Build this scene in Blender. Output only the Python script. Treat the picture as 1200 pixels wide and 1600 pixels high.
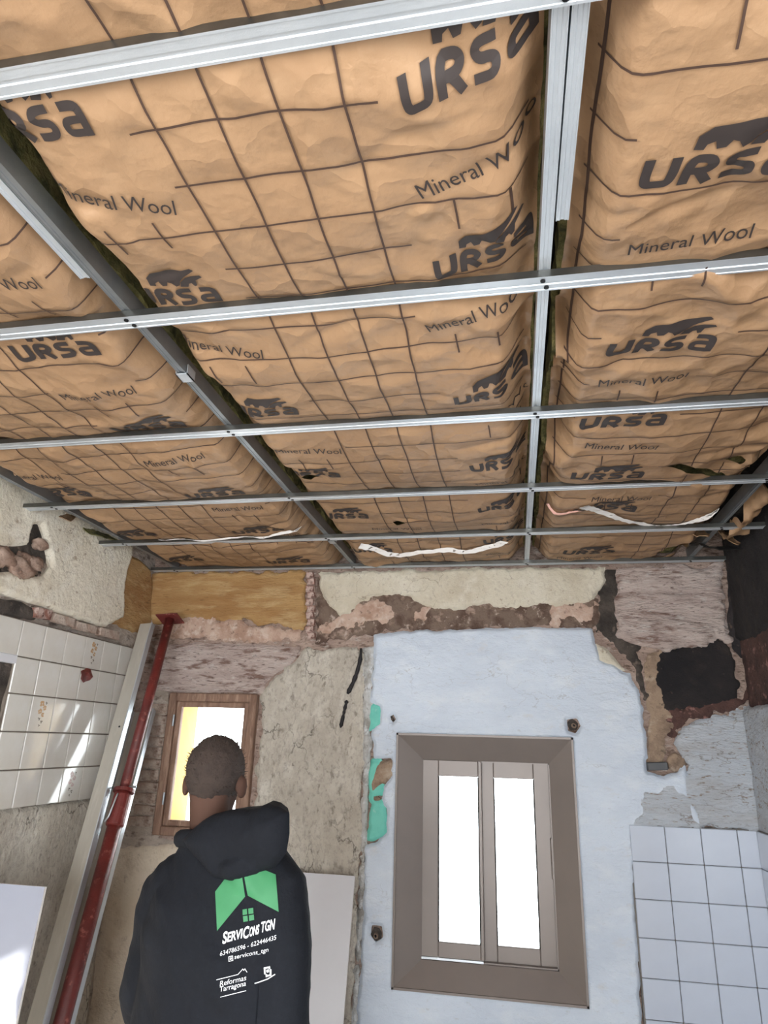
import bpy, bmesh, math, random
import numpy as np
from mathutils import Vector, Matrix
from mathutils.bvhtree import BVHTree
from mathutils.geometry import tessellate_polygon

random.seed(7)
SC = bpy.context.scene
COL = SC.collection
for o in list(bpy.data.objects):
    bpy.data.objects.remove(o)

# ------------------------------------------------------------------ camera
CZ = 1.72                       # eye height above the floor
FPX = 1040.0                    # focal length in pixels of a 1200 x 1600 frame
AX = np.array([[0.9826756268529873, 0.18316760201975957, 0.02825317609436981],
               [-0.03355458277034712, 0.3257589646346011, -0.9448572309800569],
               [-0.1822709586417881, 0.9275401482041216, 0.32626150723810476]])
cam_data = bpy.data.cameras.new('camera')
cam = bpy.data.objects.new('camera', cam_data)
COL.objects.link(cam)
cam_data.sensor_fit = 'VERTICAL'
cam_data.sensor_height = 36.0
cam_data.lens = FPX / 1600.0 * 36.0
cam_data.clip_start = 0.02
M = Matrix.Identity(4)
for i in range(3):
    M[i][0], M[i][1], M[i][2] = AX[0][i], -AX[1][i], -AX[2][i]
M[2][3] = CZ
cam.matrix_world = M
SC.camera = cam

# ------------------------------------------------------------------ world, sun, daylight, exposure
world = bpy.data.worlds.new('world')
SC.world = world
world.use_nodes = True
bgn = world.node_tree.nodes['Background']
bgn.inputs[0].default_value = (0.93, 0.97, 1.0, 1)
bgn.inputs[1].default_value = 11.8

sun_d = bpy.data.lights.new('sun', 'SUN')
sun_d.energy = 14.0
sun_d.angle = 0.01
sun_d.color = (1.0, 0.95, 0.86)
sun = bpy.data.objects.new('sun', sun_d)
COL.objects.link(sun)
SUN_DIR = Vector((-0.70, 0.55, -0.33)).normalized()
sun.rotation_euler = SUN_DIR.to_track_quat('-Z', 'Y').to_euler()

area_d = bpy.data.lights.new('balcony_daylight', 'AREA')
area_d.shape = 'RECTANGLE'
area_d.size, area_d.size_y = 2.8, 2.2
area_d.energy = 20
area_d.color = (0.90, 0.96, 1.0)
area = bpy.data.objects.new('balcony_daylight', area_d)
COL.objects.link(area)
area.location = (-0.5, -3.42, 1.16)
area.rotation_euler = Vector((0, 1, -0.25)).normalized().to_track_quat('-Z', 'Z').to_euler()



def portal(name, loc, direction, sx, sy):
    """guides the sampling of the sky through an opening; gives off no light itself"""
    d = bpy.data.lights.new(name, 'AREA')
    d.shape = 'RECTANGLE'; d.size, d.size_y = sx, sy
    d.cycles.is_portal = True
    o = bpy.data.objects.new(name, d)
    COL.objects.link(o)
    o.location = loc
    o.rotation_euler = Vector(direction).to_track_quat('-Z', 'Z').to_euler()


portal('balcony_portal', (-0.5, -3.43, 1.16), (0, 1, 0), 2.8, 2.28)
portal('added_side_opening_portal', (-2.28, -1.15, 1.45), (1, 0, 0), 2.0, 1.46)
portal('added_doorway_portal', (1.25, -.525, 1.24), (-1, 0, 0), 1.45, 2.44)
portal('big_window_portal', (-0.16, 3.80, 1.20), (0, -1, 0), .80, 1.05)
portal('small_window_portal', (-1.645, 3.92, 1.585), (0, -1, 0), .50, .72)

vs = SC.view_settings
vs.view_transform = 'Standard'
vs.look = 'None'
vs.gamma = 1.0
vs.exposure = 0.0
vs.use_curve_mapping = False

# ------------------------------------------------------------------ dimensions of the room
D = 3.60        # back wall finished face
XL = -2.10      # left wall tile face
XR = 1.07       # right wall tile face
H = CZ + 0.93   # underside of the cross profiles
SLAB = CZ + 1.22
YREAR = -3.40


def ray(px, py):
    return AX.T @ np.array([(px - 600) / FPX, (py - 800) / FPX, 1.0])


def wp(px, py, Y=D):
    d = ray(px, py)
    d = d * Y / d[1]
    return (d[0], d[2] + CZ)


def lp(px, py, X=XL):
    d = ray(px, py)
    d = d * X / d[0]
    return (d[1], d[2] + CZ)


def cp(px, py, z=H):
    d = ray(px, py)
    d = d * (z - CZ) / d[2]
    return (d[0], d[1])


def at_y(px, py, Y):
    d = ray(px, py)
    d = d * Y / d[1]
    return Vector((d[0], Y, d[2] + CZ))


# ------------------------------------------------------------------ noise in numpy
def _hash(ix, iy, seed):
    n = (ix.astype(np.int64) * 374761393 + iy.astype(np.int64) * 668265263 + seed * 1274126177) & 0xFFFFFFFF
    n = ((n ^ (n >> 13)) * 1274126177) & 0xFFFFFFFF
    n = n ^ (n >> 16)
    return (n & 0xFFFF) / 65535.0


def vnoise(x, y, seed=0):
    x = np.asarray(x, float); y = np.asarray(y, float)
    ix = np.floor(x); iy = np.floor(y)
    fx = x - ix; fy = y - iy
    fx = fx * fx * (3 - 2 * fx); fy = fy * fy * (3 - 2 * fy)
    a = _hash(ix, iy, seed); b = _hash(ix + 1, iy, seed)
    c = _hash(ix, iy + 1, seed); d = _hash(ix + 1, iy + 1, seed)
    return (a * (1 - fx) + b * fx) * (1 - fy) + (c * (1 - fx) + d * fx) * fy


def fbm(x, y, seed=0, octv=4):
    s = 0.0; a = 0.5
    for k in range(octv):
        s = s + a * (vnoise(x * 2 ** k, y * 2 ** k, seed + k * 17) - 0.5) * 2
        a *= 0.5
    return s


def ridge(x, y, seed=0, octv=3):
    s = 0.0; a = 0.5
    for k in range(octv):
        s = s + a * (1 - np.abs(vnoise(x * 1.9 ** k, y * 1.9 ** k, seed + k * 31) * 2 - 1))
        a *= 0.5
    return s


def worley(x, y, seed=0):
    """squared distance to the nearest seed point: flat facets meeting in sharp creases"""
    ix = np.floor(x); iy = np.floor(y)
    best = np.full(np.shape(x), 9.0)
    for a in (-1, 0, 1):
        for b in (-1, 0, 1):
            cx, cy = ix + a, iy + b
            px = cx + _hash(cx, cy, seed); py = cy + _hash(cx, cy, seed + 1)
            best = np.minimum(best, (px - x) ** 2 + (py - y) ** 2)
    return np.minimum(best, 1.0)


def sstep(a, b, x):
    t = np.clip((x - a) / (b - a), 0, 1)
    return t * t * (3 - 2 * t)


# ------------------------------------------------------------------ materials
def srgb(r, g, b):
    def f(c):
        c /= 255.0
        return c / 12.92 if c <= 0.04045 else ((c + 0.055) / 1.055) ** 2.4
    return (f(r), f(g), f(b), 1)


def mat(name, base, cols=(), scale=6.0, rough=0.8, metal=0.0, bump=0.0, bscale=40.0, stretch=(1, 1, 1),
        spec=0.5, btype='noise', crack=None):
    """base colour, then overlays (colour, noise scale, threshold low, threshold high, strength)"""
    m = bpy.data.materials.new(name)
    m.use_nodes = True
    nt = m.node_tree; N = nt.nodes; L = nt.links
    bs = N['Principled BSDF']
    bs.inputs['Roughness'].default_value = rough
    bs.inputs['Metallic'].default_value = metal
    bs.inputs['Specular IOR Level'].default_value = spec
    tc = N.new('ShaderNodeTexCoord')
    mp = N.new('ShaderNodeMapping')
    mp.inputs['Scale'].default_value = stretch
    L.new(tc.outputs['Object'], mp.inputs['Vector'])
    cur = None
    for k, (c, s, lo, hi, st) in enumerate(cols):
        n = N.new('ShaderNodeTexNoise')
        n.inputs['Scale'].default_value = s
        n.inputs['Detail'].default_value = 7
        n.inputs['Roughness'].default_value = 0.62
        ad = N.new('ShaderNodeVectorMath'); ad.operation = 'ADD'
        ad.inputs[1].default_value = (3.1 * k, 7.7 * k, 1.3 * k)
        L.new(mp.outputs[0], ad.inputs[0])
        L.new(ad.outputs[0], n.inputs['Vector'])
        r = N.new('ShaderNodeMapRange')
        r.inputs['From Min'].default_value = lo
        r.inputs['From Max'].default_value = hi
        r.inputs['To Max'].default_value = st
        L.new(n.outputs['Fac'], r.inputs['Value'])
        mx = N.new('ShaderNodeMix'); mx.data_type = 'RGBA'
        L.new(r.outputs[0], mx.inputs['Factor'])
        if cur is None:
            mx.inputs[6].default_value = base
        else:
            L.new(cur, mx.inputs[6])
        mx.inputs[7].default_value = c
        cur = mx.outputs[2]
    if crack:
        cc, cs, cwid, cst = crack
        nz = N.new('ShaderNodeTexNoise'); nz.inputs['Scale'].default_value = cs * 2.5; nz.inputs['Detail'].default_value = 6
        L.new(mp.outputs[0], nz.inputs['Vector'])
        wv = N.new('ShaderNodeVectorMath'); wv.operation = 'SCALE'; wv.inputs['Scale'].default_value = .9 / cs
        L.new(nz.outputs['Color'], wv.inputs[0])
        av = N.new('ShaderNodeVectorMath'); av.operation = 'ADD'
        L.new(mp.outputs[0], av.inputs[0]); L.new(wv.outputs[0], av.inputs[1])
        vo = N.new('ShaderNodeTexVoronoi'); vo.feature = 'DISTANCE_TO_EDGE'; vo.inputs['Scale'].default_value = cs
        L.new(av.outputs[0], vo.inputs['Vector'])
        r1 = N.new('ShaderNodeMapRange'); r1.inputs['From Min'].default_value = 0; r1.inputs['From Max'].default_value = cwid
        r1.inputs['To Min'].default_value = cst; r1.inputs['To Max'].default_value = 0
        L.new(vo.outputs['Distance'], r1.inputs['Value'])
        n2 = N.new('ShaderNodeTexNoise'); n2.inputs['Scale'].default_value = cs * .8; n2.inputs['Detail'].default_value = 4
        L.new(av.outputs[0], n2.inputs['Vector'])
        r2 = N.new('ShaderNodeMapRange'); r2.inputs['From Min'].default_value = .47; r2.inputs['From Max'].default_value = .62
        L.new(n2.outputs['Fac'], r2.inputs['Value'])
        mm = N.new('ShaderNodeMath'); mm.operation = 'MULTIPLY'
        L.new(r1.outputs[0], mm.inputs[0]); L.new(r2.outputs[0], mm.inputs[1])
        mx = N.new('ShaderNodeMix'); mx.data_type = 'RGBA'
        L.new(mm.outputs[0], mx.inputs['Factor'])
        if cur is None: mx.inputs[6].default_value = base
        else: L.new(cur, mx.inputs[6])
        mx.inputs[7].default_value = cc
        cur = mx.outputs[2]
    if cur is None:
        bs.inputs['Base Color'].default_value = base
    else:
        L.new(cur, bs.inputs['Base Color'])
    if bump > 0:
        if btype == 'voronoi':
            n = N.new('ShaderNodeTexVoronoi'); out = 'Distance'
        else:
            n = N.new('ShaderNodeTexNoise'); out = 'Fac'
            n.inputs['Detail'].default_value = 8
            n.inputs['Roughness'].default_value = 0.65
        n.inputs['Scale'].default_value = bscale
        L.new(mp.outputs[0], n.inputs['Vector'])
        b = N.new('ShaderNodeBump')
        b.inputs['Strength'].default_value = 1.0
        b.inputs['Distance'].default_value = bump
        L.new(n.outputs[out], b.inputs['Height'])
        L.new(b.outputs[0], bs.inputs['Normal'])
    return m


MT = {}
MT['kraft'] = mat('kraft_paper', srgb(161, 128, 96), [(srgb(145, 112, 82), 3.0, .42, .75, .6), (srgb(173, 142, 110), 12, .5, .8, .5)],
                  rough=.5, bump=.005, bscale=9)
_nt = MT['kraft'].node_tree
_vo = _nt.nodes.new('ShaderNodeTexVoronoi'); _vo.inputs['Scale'].default_value = 8.5
_nz = _nt.nodes.new('ShaderNodeTexNoise'); _nz.inputs['Scale'].default_value = 5.0; _nz.inputs['Detail'].default_value = 4
_sc = _nt.nodes.new('ShaderNodeVectorMath'); _sc.operation = 'SCALE'; _sc.inputs['Scale'].default_value = .22
_ad = _nt.nodes.new('ShaderNodeVectorMath'); _ad.operation = 'ADD'
_tc = [n for n in _nt.nodes if n.type == 'TEX_COORD'][0]
_bp = [n for n in _nt.nodes if n.type == 'BUMP'][0]
_b2 = _nt.nodes.new('ShaderNodeBump'); _b2.inputs['Distance'].default_value = .022; _b2.inputs['Strength'].default_value = .6
_nt.links.new(_tc.outputs['Object'], _nz.inputs['Vector']); _nt.links.new(_nz.outputs['Color'], _sc.inputs[0])
_nt.links.new(_sc.outputs[0], _ad.inputs[0]); _nt.links.new(_tc.outputs['Object'], _ad.inputs[1])
_nt.links.new(_ad.outputs[0], _vo.inputs['Vector']); _nt.links.new(_vo.outputs['Distance'], _b2.inputs['Height'])
_nt.links.new(_bp.outputs[0], _b2.inputs['Normal']); _nt.links.new(_b2.outputs[0], _nt.nodes['Principled BSDF'].inputs['Normal'])
MT['ink'] = mat('print_ink', srgb(50, 42, 40), rough=.6)
MT['ink_line'] = mat('print_line_ink', srgb(70, 50, 40), rough=.6)
MT['wool'] = mat('mineral_wool', srgb(150, 142, 88), [(srgb(70, 72, 44), 22, .4, .65, .9), (srgb(186, 166, 112), 9, .5, .8, .7)], rough=1, bump=.02, bscale=60)
MT['wool_dark'] = mat('sooty_wool', srgb(48, 42, 36), [(srgb(24, 22, 22), 12, .4, .65, .9)], rough=1, bump=.02, bscale=50)
MT['steel'] = mat('galvanised_steel', srgb(206, 212, 218), [(srgb(176, 184, 192), 5, .4, .75, .6)], rough=.34, metal=.6, bump=.0006, bscale=420)
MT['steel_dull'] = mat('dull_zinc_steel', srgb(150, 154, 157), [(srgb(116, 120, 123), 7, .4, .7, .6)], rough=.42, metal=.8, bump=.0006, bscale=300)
MT['web'] = mat('shaded_printed_web', srgb(112, 112, 108), [(srgb(84, 84, 82), 9, .4, .7, .7)], rough=.35, metal=.9)  # printed webs of the same steel; their dark reflection is put into the colour
MT['screw'] = mat('black_screw', srgb(28, 28, 30), rough=.4, metal=.6)
MT['slab'] = mat('old_boarding', srgb(70, 62, 52), [(srgb(35, 34, 30), 5, .4, .7, .9)], rough=1, bump=.01, bscale=20)
MT['floor'] = mat('dusty_concrete', srgb(168, 162, 154), [(srgb(140, 134, 128), 3, .4, .7, .7), (srgb(184, 178, 170), 9, .5, .75, .6)], rough=.95, bump=.004, bscale=30)
MT['masonry'] = mat('bare_masonry', srgb(170, 146, 134), [(srgb(200, 176, 162), 5, .42, .6, .95), (srgb(100, 76, 64), 9, .54, .66, .95), (srgb(216, 204, 196), 18, .57, .7, .9), (srgb(84, 66, 58), 38, .57, .67, .8)],
                    rough=1, bump=.035, bscale=28, stretch=(1, 1, 2.2))
MT['masonry_grey'] = mat('grey_masonry', srgb(182, 168, 155), [(srgb(206, 193, 181), 6, .42, .6, .95), (srgb(114, 97, 88), 12, .54, .67, .9), (srgb(220, 212, 204), 24, .57, .7, .8)],
                         rough=1, bump=.03, bscale=32, stretch=(1, 1, 1.8))
MT['brick'] = mat('worn_brick', srgb(182, 158, 143), [(srgb(206, 192, 180), 14, .42, .62, .95), (srgb(124, 98, 85), 25, .52, .68, .85)], rough=1, bump=.02, bscale=50)
MT['brick_red'] = mat('red_brick', srgb(160, 110, 96), [(srgb(206, 182, 172), 18, .44, .58, .95), (srgb(92, 50, 42), 34, .52, .66, .9)], rough=1, bump=.02, bscale=60)
MT['stone'] = mat('rubble_stone', srgb(150, 122, 106), [(srgb(182, 160, 146), 9, .45, .65, .8), (srgb(88, 72, 62), 16, .52, .7, .8)], rough=1, bump=.012, bscale=40)
MT['cement'] = mat('cement_render', srgb(206, 199, 186), [(srgb(184, 176, 163), 4, .42, .62, .9), (srgb(220, 214, 203), 12, .5, .7, .8), (srgb(140, 130, 118), 34, .57, .68, .85), (srgb(162, 152, 143), 60, .5, .66, .6)],
                   rough=1, bump=.02, bscale=42, stretch=(1, 1, .7), crack=(srgb(88, 80, 72), 5.0, .02, .9))
MT['beige'] = mat('beige_render', srgb(208, 193, 172), [(srgb(222, 209, 192), 3, .42, .66, .8), (srgb(172, 152, 132), 9, .55, .72, .6), (srgb(146, 128, 114), 32, .6, .74, .6)], rough=1, bump=.012, bscale=45)
MT['cream'] = mat('cream_plaster', srgb(206, 198, 180), [(srgb(184, 172, 150), 3.5, .45, .68, .8), (srgb(218, 212, 198), 9, .5, .7, .8), (srgb(140, 120, 100), 22, .62, .7, .8), (srgb(170, 160, 146), 48, .55, .68, .5)], rough=.95, bump=.014, bscale=26, crack=(srgb(120, 106, 92), 5.5, .016, .8))
MT['cream_lit'] = mat('lit_cream_plaster', srgb(228, 220, 203), [(srgb(206, 194, 173), 3.5, .45, .68, .8), (srgb(236, 231, 219), 9, .5, .7, .8), (srgb(158, 138, 116), 18, .60, .69, .85), (srgb(190, 180, 165), 48, .55, .68, .5)], rough=.95, bump=.014, bscale=26, crack=(srgb(120, 106, 92), 5.5, .016, .8))  # the cream plaster again, lightened: brighter light on the left wall put into colour
MT['ochre'] = mat('ochre_limewash', srgb(176, 140, 92), [(srgb(156, 116, 72), 3, .4, .6, .95), (srgb(194, 166, 122), 8, .5, .68, .8), (srgb(118, 84, 54), 16, .6, .7, .7)], rough=.95, bump=.012, bscale=30, stretch=(.7, 1, 3))
MT['pinkplaster'] = mat('pink_plaster', srgb(194, 168, 152), [(srgb(166, 134, 116), 9, .45, .6, .9), (srgb(212, 196, 184), 16, .52, .68, .9), (srgb(112, 90, 78), 30, .58, .68, .8)], rough=1, bump=.014, bscale=40)
MT['brownplaster'] = mat('brown_undercoat', srgb(122, 104, 92), [(srgb(88, 68, 58), 10, .45, .6, .9), (srgb(176, 152, 138), 13, .56, .66, .9), (srgb(200, 182, 170), 30, .6, .7, .8)], rough=1, bump=.018, bscale=40)
MT['white'] = mat('white_plaster', srgb(203, 213, 226), [(srgb(190, 200, 214), 2.2, .4, .62, .8), (srgb(214, 221, 229), 7, .5, .7, .7), (srgb(176, 180, 186), 30, .62, .72, .6), (srgb(198, 196, 194), 11, .6, .75, .5)], rough=.7, bump=.02, bscale=9, stretch=(.8, 1, 1.5), crack=(srgb(145, 145, 148), 3.2, .008, .55))
MT['wornwhite'] = mat('worn_white_plaster', srgb(202, 209, 218), [(srgb(188, 188, 190), 5, .45, .7, .8), (srgb(146, 126, 112), 30, .585, .65, .85), (srgb(214, 219, 226), 12, .5, .7, .7)], rough=.9, bump=.03, bscale=30, stretch=(.6, 1, 2.0), crack=(srgb(116, 102, 92), 9, .03, .7))
MT['fleck'] = mat('flecked_plaster_edge', srgb(196, 196, 194), [(srgb(150, 146, 140), 14, .45, .6, .9), (srgb(226, 228, 230), 22, .5, .66, .9), (srgb(96, 90, 84), 40, .58, .7, .8)], rough=1, bump=.014, bscale=50)
MT['turquoise'] = mat('turquoise_paint', srgb(112, 196, 180), [(srgb(92, 176, 162), 10, .45, .7, .7), (srgb(180, 206, 196), 30, .62, .74, .7)], rough=.7, bump=.003, bscale=40)
MT['pinkstone'] = mat('pink_rough_stone', srgb(206, 186, 178), [(srgb(224, 208, 200), 5, .42, .6, .9), (srgb(146, 116, 104), 11, .53, .64, .95), (srgb(234, 226, 220), 22, .56, .69, .9), (srgb(108, 84, 75), 36, .58, .68, .85)],
                      rough=1, bump=.045, bscale=20, stretch=(.7, 1, 2.8))
MT['soot'] = mat('black_soot', srgb(36, 32, 33), [(srgb(54, 47, 43), 9, .5, .68, .9), (srgb(22, 20, 24), 5, .45, .65, .8), (srgb(84, 72, 62), 46, .66, .74, .7)], rough=.95, bump=.006, bscale=60)
MT['char'] = mat('charred_masonry', srgb(52, 46, 46), [(srgb(28, 26, 30), 5, .42, .6, .95), (srgb(112, 92, 80), 15, .62, .72, .9)], rough=.95, bump=.012, bscale=34)
MT['darkmortar'] = mat('dark_mortar', srgb(84, 76, 70), [(srgb(48, 43, 40), 9, .42, .62, .9), (srgb(140, 124, 112), 20, .58, .72, .8)], rough=1, bump=.015, bscale=40)
MT['tanmortar'] = mat('tan_mortar', srgb(158, 136, 116), [(srgb(110, 92, 80), 10, .45, .64, .9), (srgb(186, 170, 152), 18, .54, .7, .8), (srgb(60, 52, 46), 34, .62, .72, .8)], rough=1, bump=.012, bscale=46)
MT['redbrown'] = mat('scorched_brick', srgb(92, 66, 60), [(srgb(62, 44, 42), 8, .45, .62, .9), (srgb(160, 118, 110), 24, .57, .67, .85)], rough=1, bump=.02, bscale=36)
MT['black'] = mat('black_void', srgb(20, 18, 18), rough=.8, bump=.006, bscale=60)
MT['tile_white'] = mat('white_glazed_tile', srgb(182, 190, 204), [(srgb(172, 179, 194), 3, .4, .7, .6)], rough=.22, spec=.5)
MT['tile_cream'] = mat('cream_glazed_tile', srgb(208, 206, 200), [(srgb(196, 190, 180), 4, .4, .7, .6), (srgb(216, 216, 214), 11, .5, .75, .4)], rough=.10, spec=.6)
MT['grout'] = mat('tile_grout', srgb(120, 116, 112), [(srgb(84, 80, 78), 12, .45, .7, .8)], rough=1)
MT['grout_light'] = mat('pale_grout', srgb(128, 118, 108), [(srgb(96, 86, 78), 12, .45, .7, .8)], rough=1)
MT['motif_tan'] = mat('flower_glaze', srgb(178, 142, 100), rough=.3)
MT['motif_dark'] = mat('leaf_glaze', srgb(78, 68, 52), rough=.3)
MT['motif_pink'] = mat('faded_flower_glaze', srgb(176, 152, 148), rough=.3)
MT['alu'] = mat('bronze_aluminium', srgb(124, 115, 110), [(srgb(112, 104, 100), 3, .4, .7, .6)], rough=.40, metal=.25)
MT['alu_dark'] = mat('window_gasket', srgb(40, 38, 38), rough=.7)
MT['wood'] = mat('old_varnished_wood', srgb(140, 110, 92), [(srgb(110, 82, 66), 6, .42, .62, .9), (srgb(174, 146, 126), 14, .53, .7, .8)], rough=.65, bump=.006, bscale=30, stretch=(3, 3, .5))
MT['reveal'] = mat('ochre_painted_reveal', srgb(186, 154, 92), [(srgb(174, 142, 82), 3, .4, .7, .6)], rough=.9)
MT['outer'] = mat('outer_wall', srgb(190, 180, 165), rough=1)
MT['bar'] = mat('grey_screed_bar', srgb(196, 192, 182), [(srgb(172, 167, 157), 4, .42, .66, .8), (srgb(214, 210, 202), 14, .55, .72, .5)], rough=.4, metal=.3, stretch=(2, 2, .4))
MT['channel'] = mat('grey_steel_channel', srgb(168, 160, 150), [(srgb(140, 132, 124), 4, .42, .66, .8), (srgb(200, 204, 206), 14, .58, .72, .6)], rough=.45, metal=.4, stretch=(2, 2, .5))
MT['redpaint'] = mat('red_oxide_paint', srgb(116, 44, 40), [(srgb(84, 34, 32), 5, .42, .6, .9), (srgb(160, 96, 86), 26, .58, .68, .85)], rough=.45, bump=.003, bscale=60)
MT['board'] = mat('plasterboard_face', srgb(208, 209, 214), [(srgb(198, 198, 204), 2.5, .4, .7, .6)], rough=.8)
MT['board_shaded'] = mat('shaded_plasterboard_face', srgb(160, 165, 180), [(srgb(150, 154, 168), 2.5, .4, .7, .6)], rough=.8)  # white board like the other sheet; its shade is put into the colour
MT['tape'] = mat('white_joint_tape', srgb(236, 232, 228), [(srgb(214, 204, 198), 22, .5, .7, .7)], rough=.8)
MT['tape_pink'] = mat('pink_film_strip', srgb(222, 172, 158), rough=.6)
MT['cable'] = mat('black_cable', srgb(26, 24, 28), rough=.7, bump=.004, bscale=60)
MT['conduit'] = mat('grey_conduit', srgb(70, 72, 76), rough=.5)
MT['skin'] = mat('skin', srgb(88, 66, 57), [(srgb(76, 56, 48), 9, .45, .7, .6)], rough=.8, spec=.1)
MT['hair'] = mat('short_brown_hair', srgb(66, 54, 48), [(srgb(46, 37, 33), 40, .4, .7, .8)], rough=.85, bump=.006, bscale=160)
MT['hoodie'] = mat('dark_navy_fleece', srgb(22, 25, 32), [(srgb(17, 20, 26), 4, .4, .7, .7), (srgb(30, 34, 42), 60, .5, .75, .4)], rough=.85, bump=.010, bscale=8, spec=.25)
MT['green'] = mat('green_print', srgb(60, 134, 88), [(srgb(52, 122, 80), 12, .4, .7, .6)], rough=.6)
MT['whiteprint'] = mat('white_print', srgb(232, 236, 240), rough=.6)
MT['trousers'] = mat('dark_work_trousers', srgb(50, 50, 54), rough=.9, bump=.004, bscale=30)
MT['shoe'] = mat('black_leather_shoe', srgb(30, 29, 29), rough=.5)
MT['eye'] = mat('eye_white', srgb(230, 228, 222), rough=.2)
# glass: mostly clear, with a sharp reflection
gm = bpy.data.materials.new('window_glass'); gm.use_nodes = True
_n = gm.node_tree.nodes; _l = gm.node_tree.links
_n.remove(_n['Principled BSDF'])
_t = _n.new('ShaderNodeBsdfTransparent'); _t.inputs[0].default_value = (.96, .98, .98, 1)
_g = _n.new('ShaderNodeBsdfGlossy'); _g.inputs['Roughness'].default_value = .03
_f = _n.new('ShaderNodeFresnel'); _f.inputs[0].default_value = 1.45
_m = _n.new('ShaderNodeMixShader')
_l.new(_f.outputs[0], _m.inputs[0]); _l.new(_t.outputs[0], _m.inputs[1]); _l.new(_g.outputs[0], _m.inputs[2])
_l.new(_m.outputs[0], _n['Material Output'].inputs[0])
MT['glass'] = gm


# ------------------------------------------------------------------ object helpers
def tag(o, label=None, cat=None, group=None, kind=None):
    if label: o['label'] = label
    if cat: o['category'] = cat
    if group: o['group'] = group
    if kind: o['kind'] = kind
    return o


def link(name, me, m=None, parent=None):
    o = bpy.data.objects.new(name, me)
    COL.objects.link(o)
    if m is not None and me is not None and not me.materials:
        me.materials.append(MT[m] if isinstance(m, str) else m)
    if parent is not None:
        o.parent = parent
    return o


def pydata(name, verts, faces, m=None, parent=None, smooth=False):
    me = bpy.data.meshes.new(name)
    me.from_pydata([tuple(map(float, v)) for v in verts], [], [tuple(int(i) for i in f) for f in faces])
    if smooth:
        me.polygons.foreach_set('use_smooth', [True] * len(me.polygons))
    me.update()
    return link(name, me, m, parent)


def frombm(name, bm, m=None, parent=None, smooth=False):
    me = bpy.data.meshes.new(name)
    bmesh.ops.recalc_face_normals(bm, faces=bm.faces)
    bm.to_mesh(me); bm.free()
    if smooth:
        me.polygons.foreach_set('use_smooth', [True] * len(me.polygons))
    return link(name, me, m, parent)


def empty(name, loc=(0, 0, 0), rot=(0, 0, 0)):
    o = bpy.data.objects.new(name, None)
    COL.objects.link(o)
    o.location = loc; o.rotation_euler = rot
    o.empty_display_size = .1
    return o


def add_box(bm, lo, hi, mtx=None, bev=0.0):
    r = bmesh.ops.create_cube(bm, size=1)
    vs_ = r['verts']
    for v in vs_:
        v.co = Vector([lo[k] + (v.co[k] + .5) * (hi[k] - lo[k]) for k in range(3)])
    if bev:
        es = list({e for v in vs_ for e in v.link_edges})
        rr = bmesh.ops.bevel(bm, geom=es, offset=bev, segments=1, affect='EDGES')
        vs_ = list({v for f in rr['faces'] for v in f.verts} | {v for v in vs_ if v.is_valid})
    if mtx is not None:
        for v in vs_:
            v.co = mtx @ v.co
    return vs_


def add_tube(bm, pts, rad, seg=14, cap=True):
    """swept tube through pts, rad a number or a list"""
    pts = [Vector(p) for p in pts]
    rr = rad if isinstance(rad, (list, tuple)) else [rad] * len(pts)
    rings = []
    t0 = (pts[1] - pts[0]).normalized()
    a = t0.orthogonal().normalized()
    for i, p in enumerate(pts):
        t = (pts[min(i + 1, len(pts) - 1)] - pts[max(i - 1, 0)]).normalized()
        a = (a - t * a.dot(t)).normalized()
        b = t.cross(a)
        rings.append([bm.verts.new(p + (a * math.cos(2 * math.pi * k / seg) + b * math.sin(2 * math.pi * k / seg)) * rr[i]) for k in range(seg)])
    for r0, r1 in zip(rings, rings[1:]):
        for k in range(seg):
            bm.faces.new((r0[k], r0[(k + 1) % seg], r1[(k + 1) % seg], r1[k]))
    if cap:
        bm.faces.new(rings[0][::-1]); bm.faces.new(rings[-1])
    return rings


def add_ell(bm, c, r, rot=None, sub=3):
    g = bmesh.ops.create_icosphere(bm, subdivisions=sub, radius=1)
    for v in g['verts']:
        p = Vector((v.co[0] * r[0], v.co[1] * r[1], v.co[2] * r[2]))
        if rot is not None: p = rot @ p
        v.co = p + Vector(c)


def add_extrude(bm, sec, length_axis, a, b, org=(0, 0, 0)):
    """closed section (list of 2d points) swept along an axis: 'X' section=(y,z), 'Y' section=(x,z)"""
    ra, rb = [], []
    for (p, q) in sec:
        if length_axis == 'X':
            ra.append(bm.verts.new((a, org[1] + p, org[2] + q))); rb.append(bm.verts.new((b, org[1] + p, org[2] + q)))
        else:
            ra.append(bm.verts.new((org[0] + p, a, org[2] + q))); rb.append(bm.verts.new((org[0] + p, b, org[2] + q)))
    n = len(sec)
    for k in range(n):
        bm.faces.new((ra[k], ra[(k + 1) % n], rb[(k + 1) % n], rb[k]))
    bm.faces.new(ra[::-1]); bm.faces.new(rb)


def poly_sdf(U, V, poly):
    P = np.array(poly, float)
    d2 = np.full(U.shape, 1e9); inside = np.zeros(U.shape, bool)
    n = len(P)
    for i in range(n):
        ax, ay = P[i]; bx, by = P[(i + 1) % n]
        ex, ey = bx - ax, by - ay
        t = np.clip(((U - ax) * ex + (V - ay) * ey) / (ex * ex + ey * ey + 1e-12), 0, 1)
        d2 = np.minimum(d2, (U - ax - t * ex) ** 2 + (V - ay - t * ey) ** 2)
        c = (ay > V) != (by > V)
        xi = ax + (V - ay) / (by - ay + 1e-12) * ex
        inside ^= c & (U < xi)
    d = np.sqrt(d2)
    return np.where(inside, -d, d)


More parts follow.
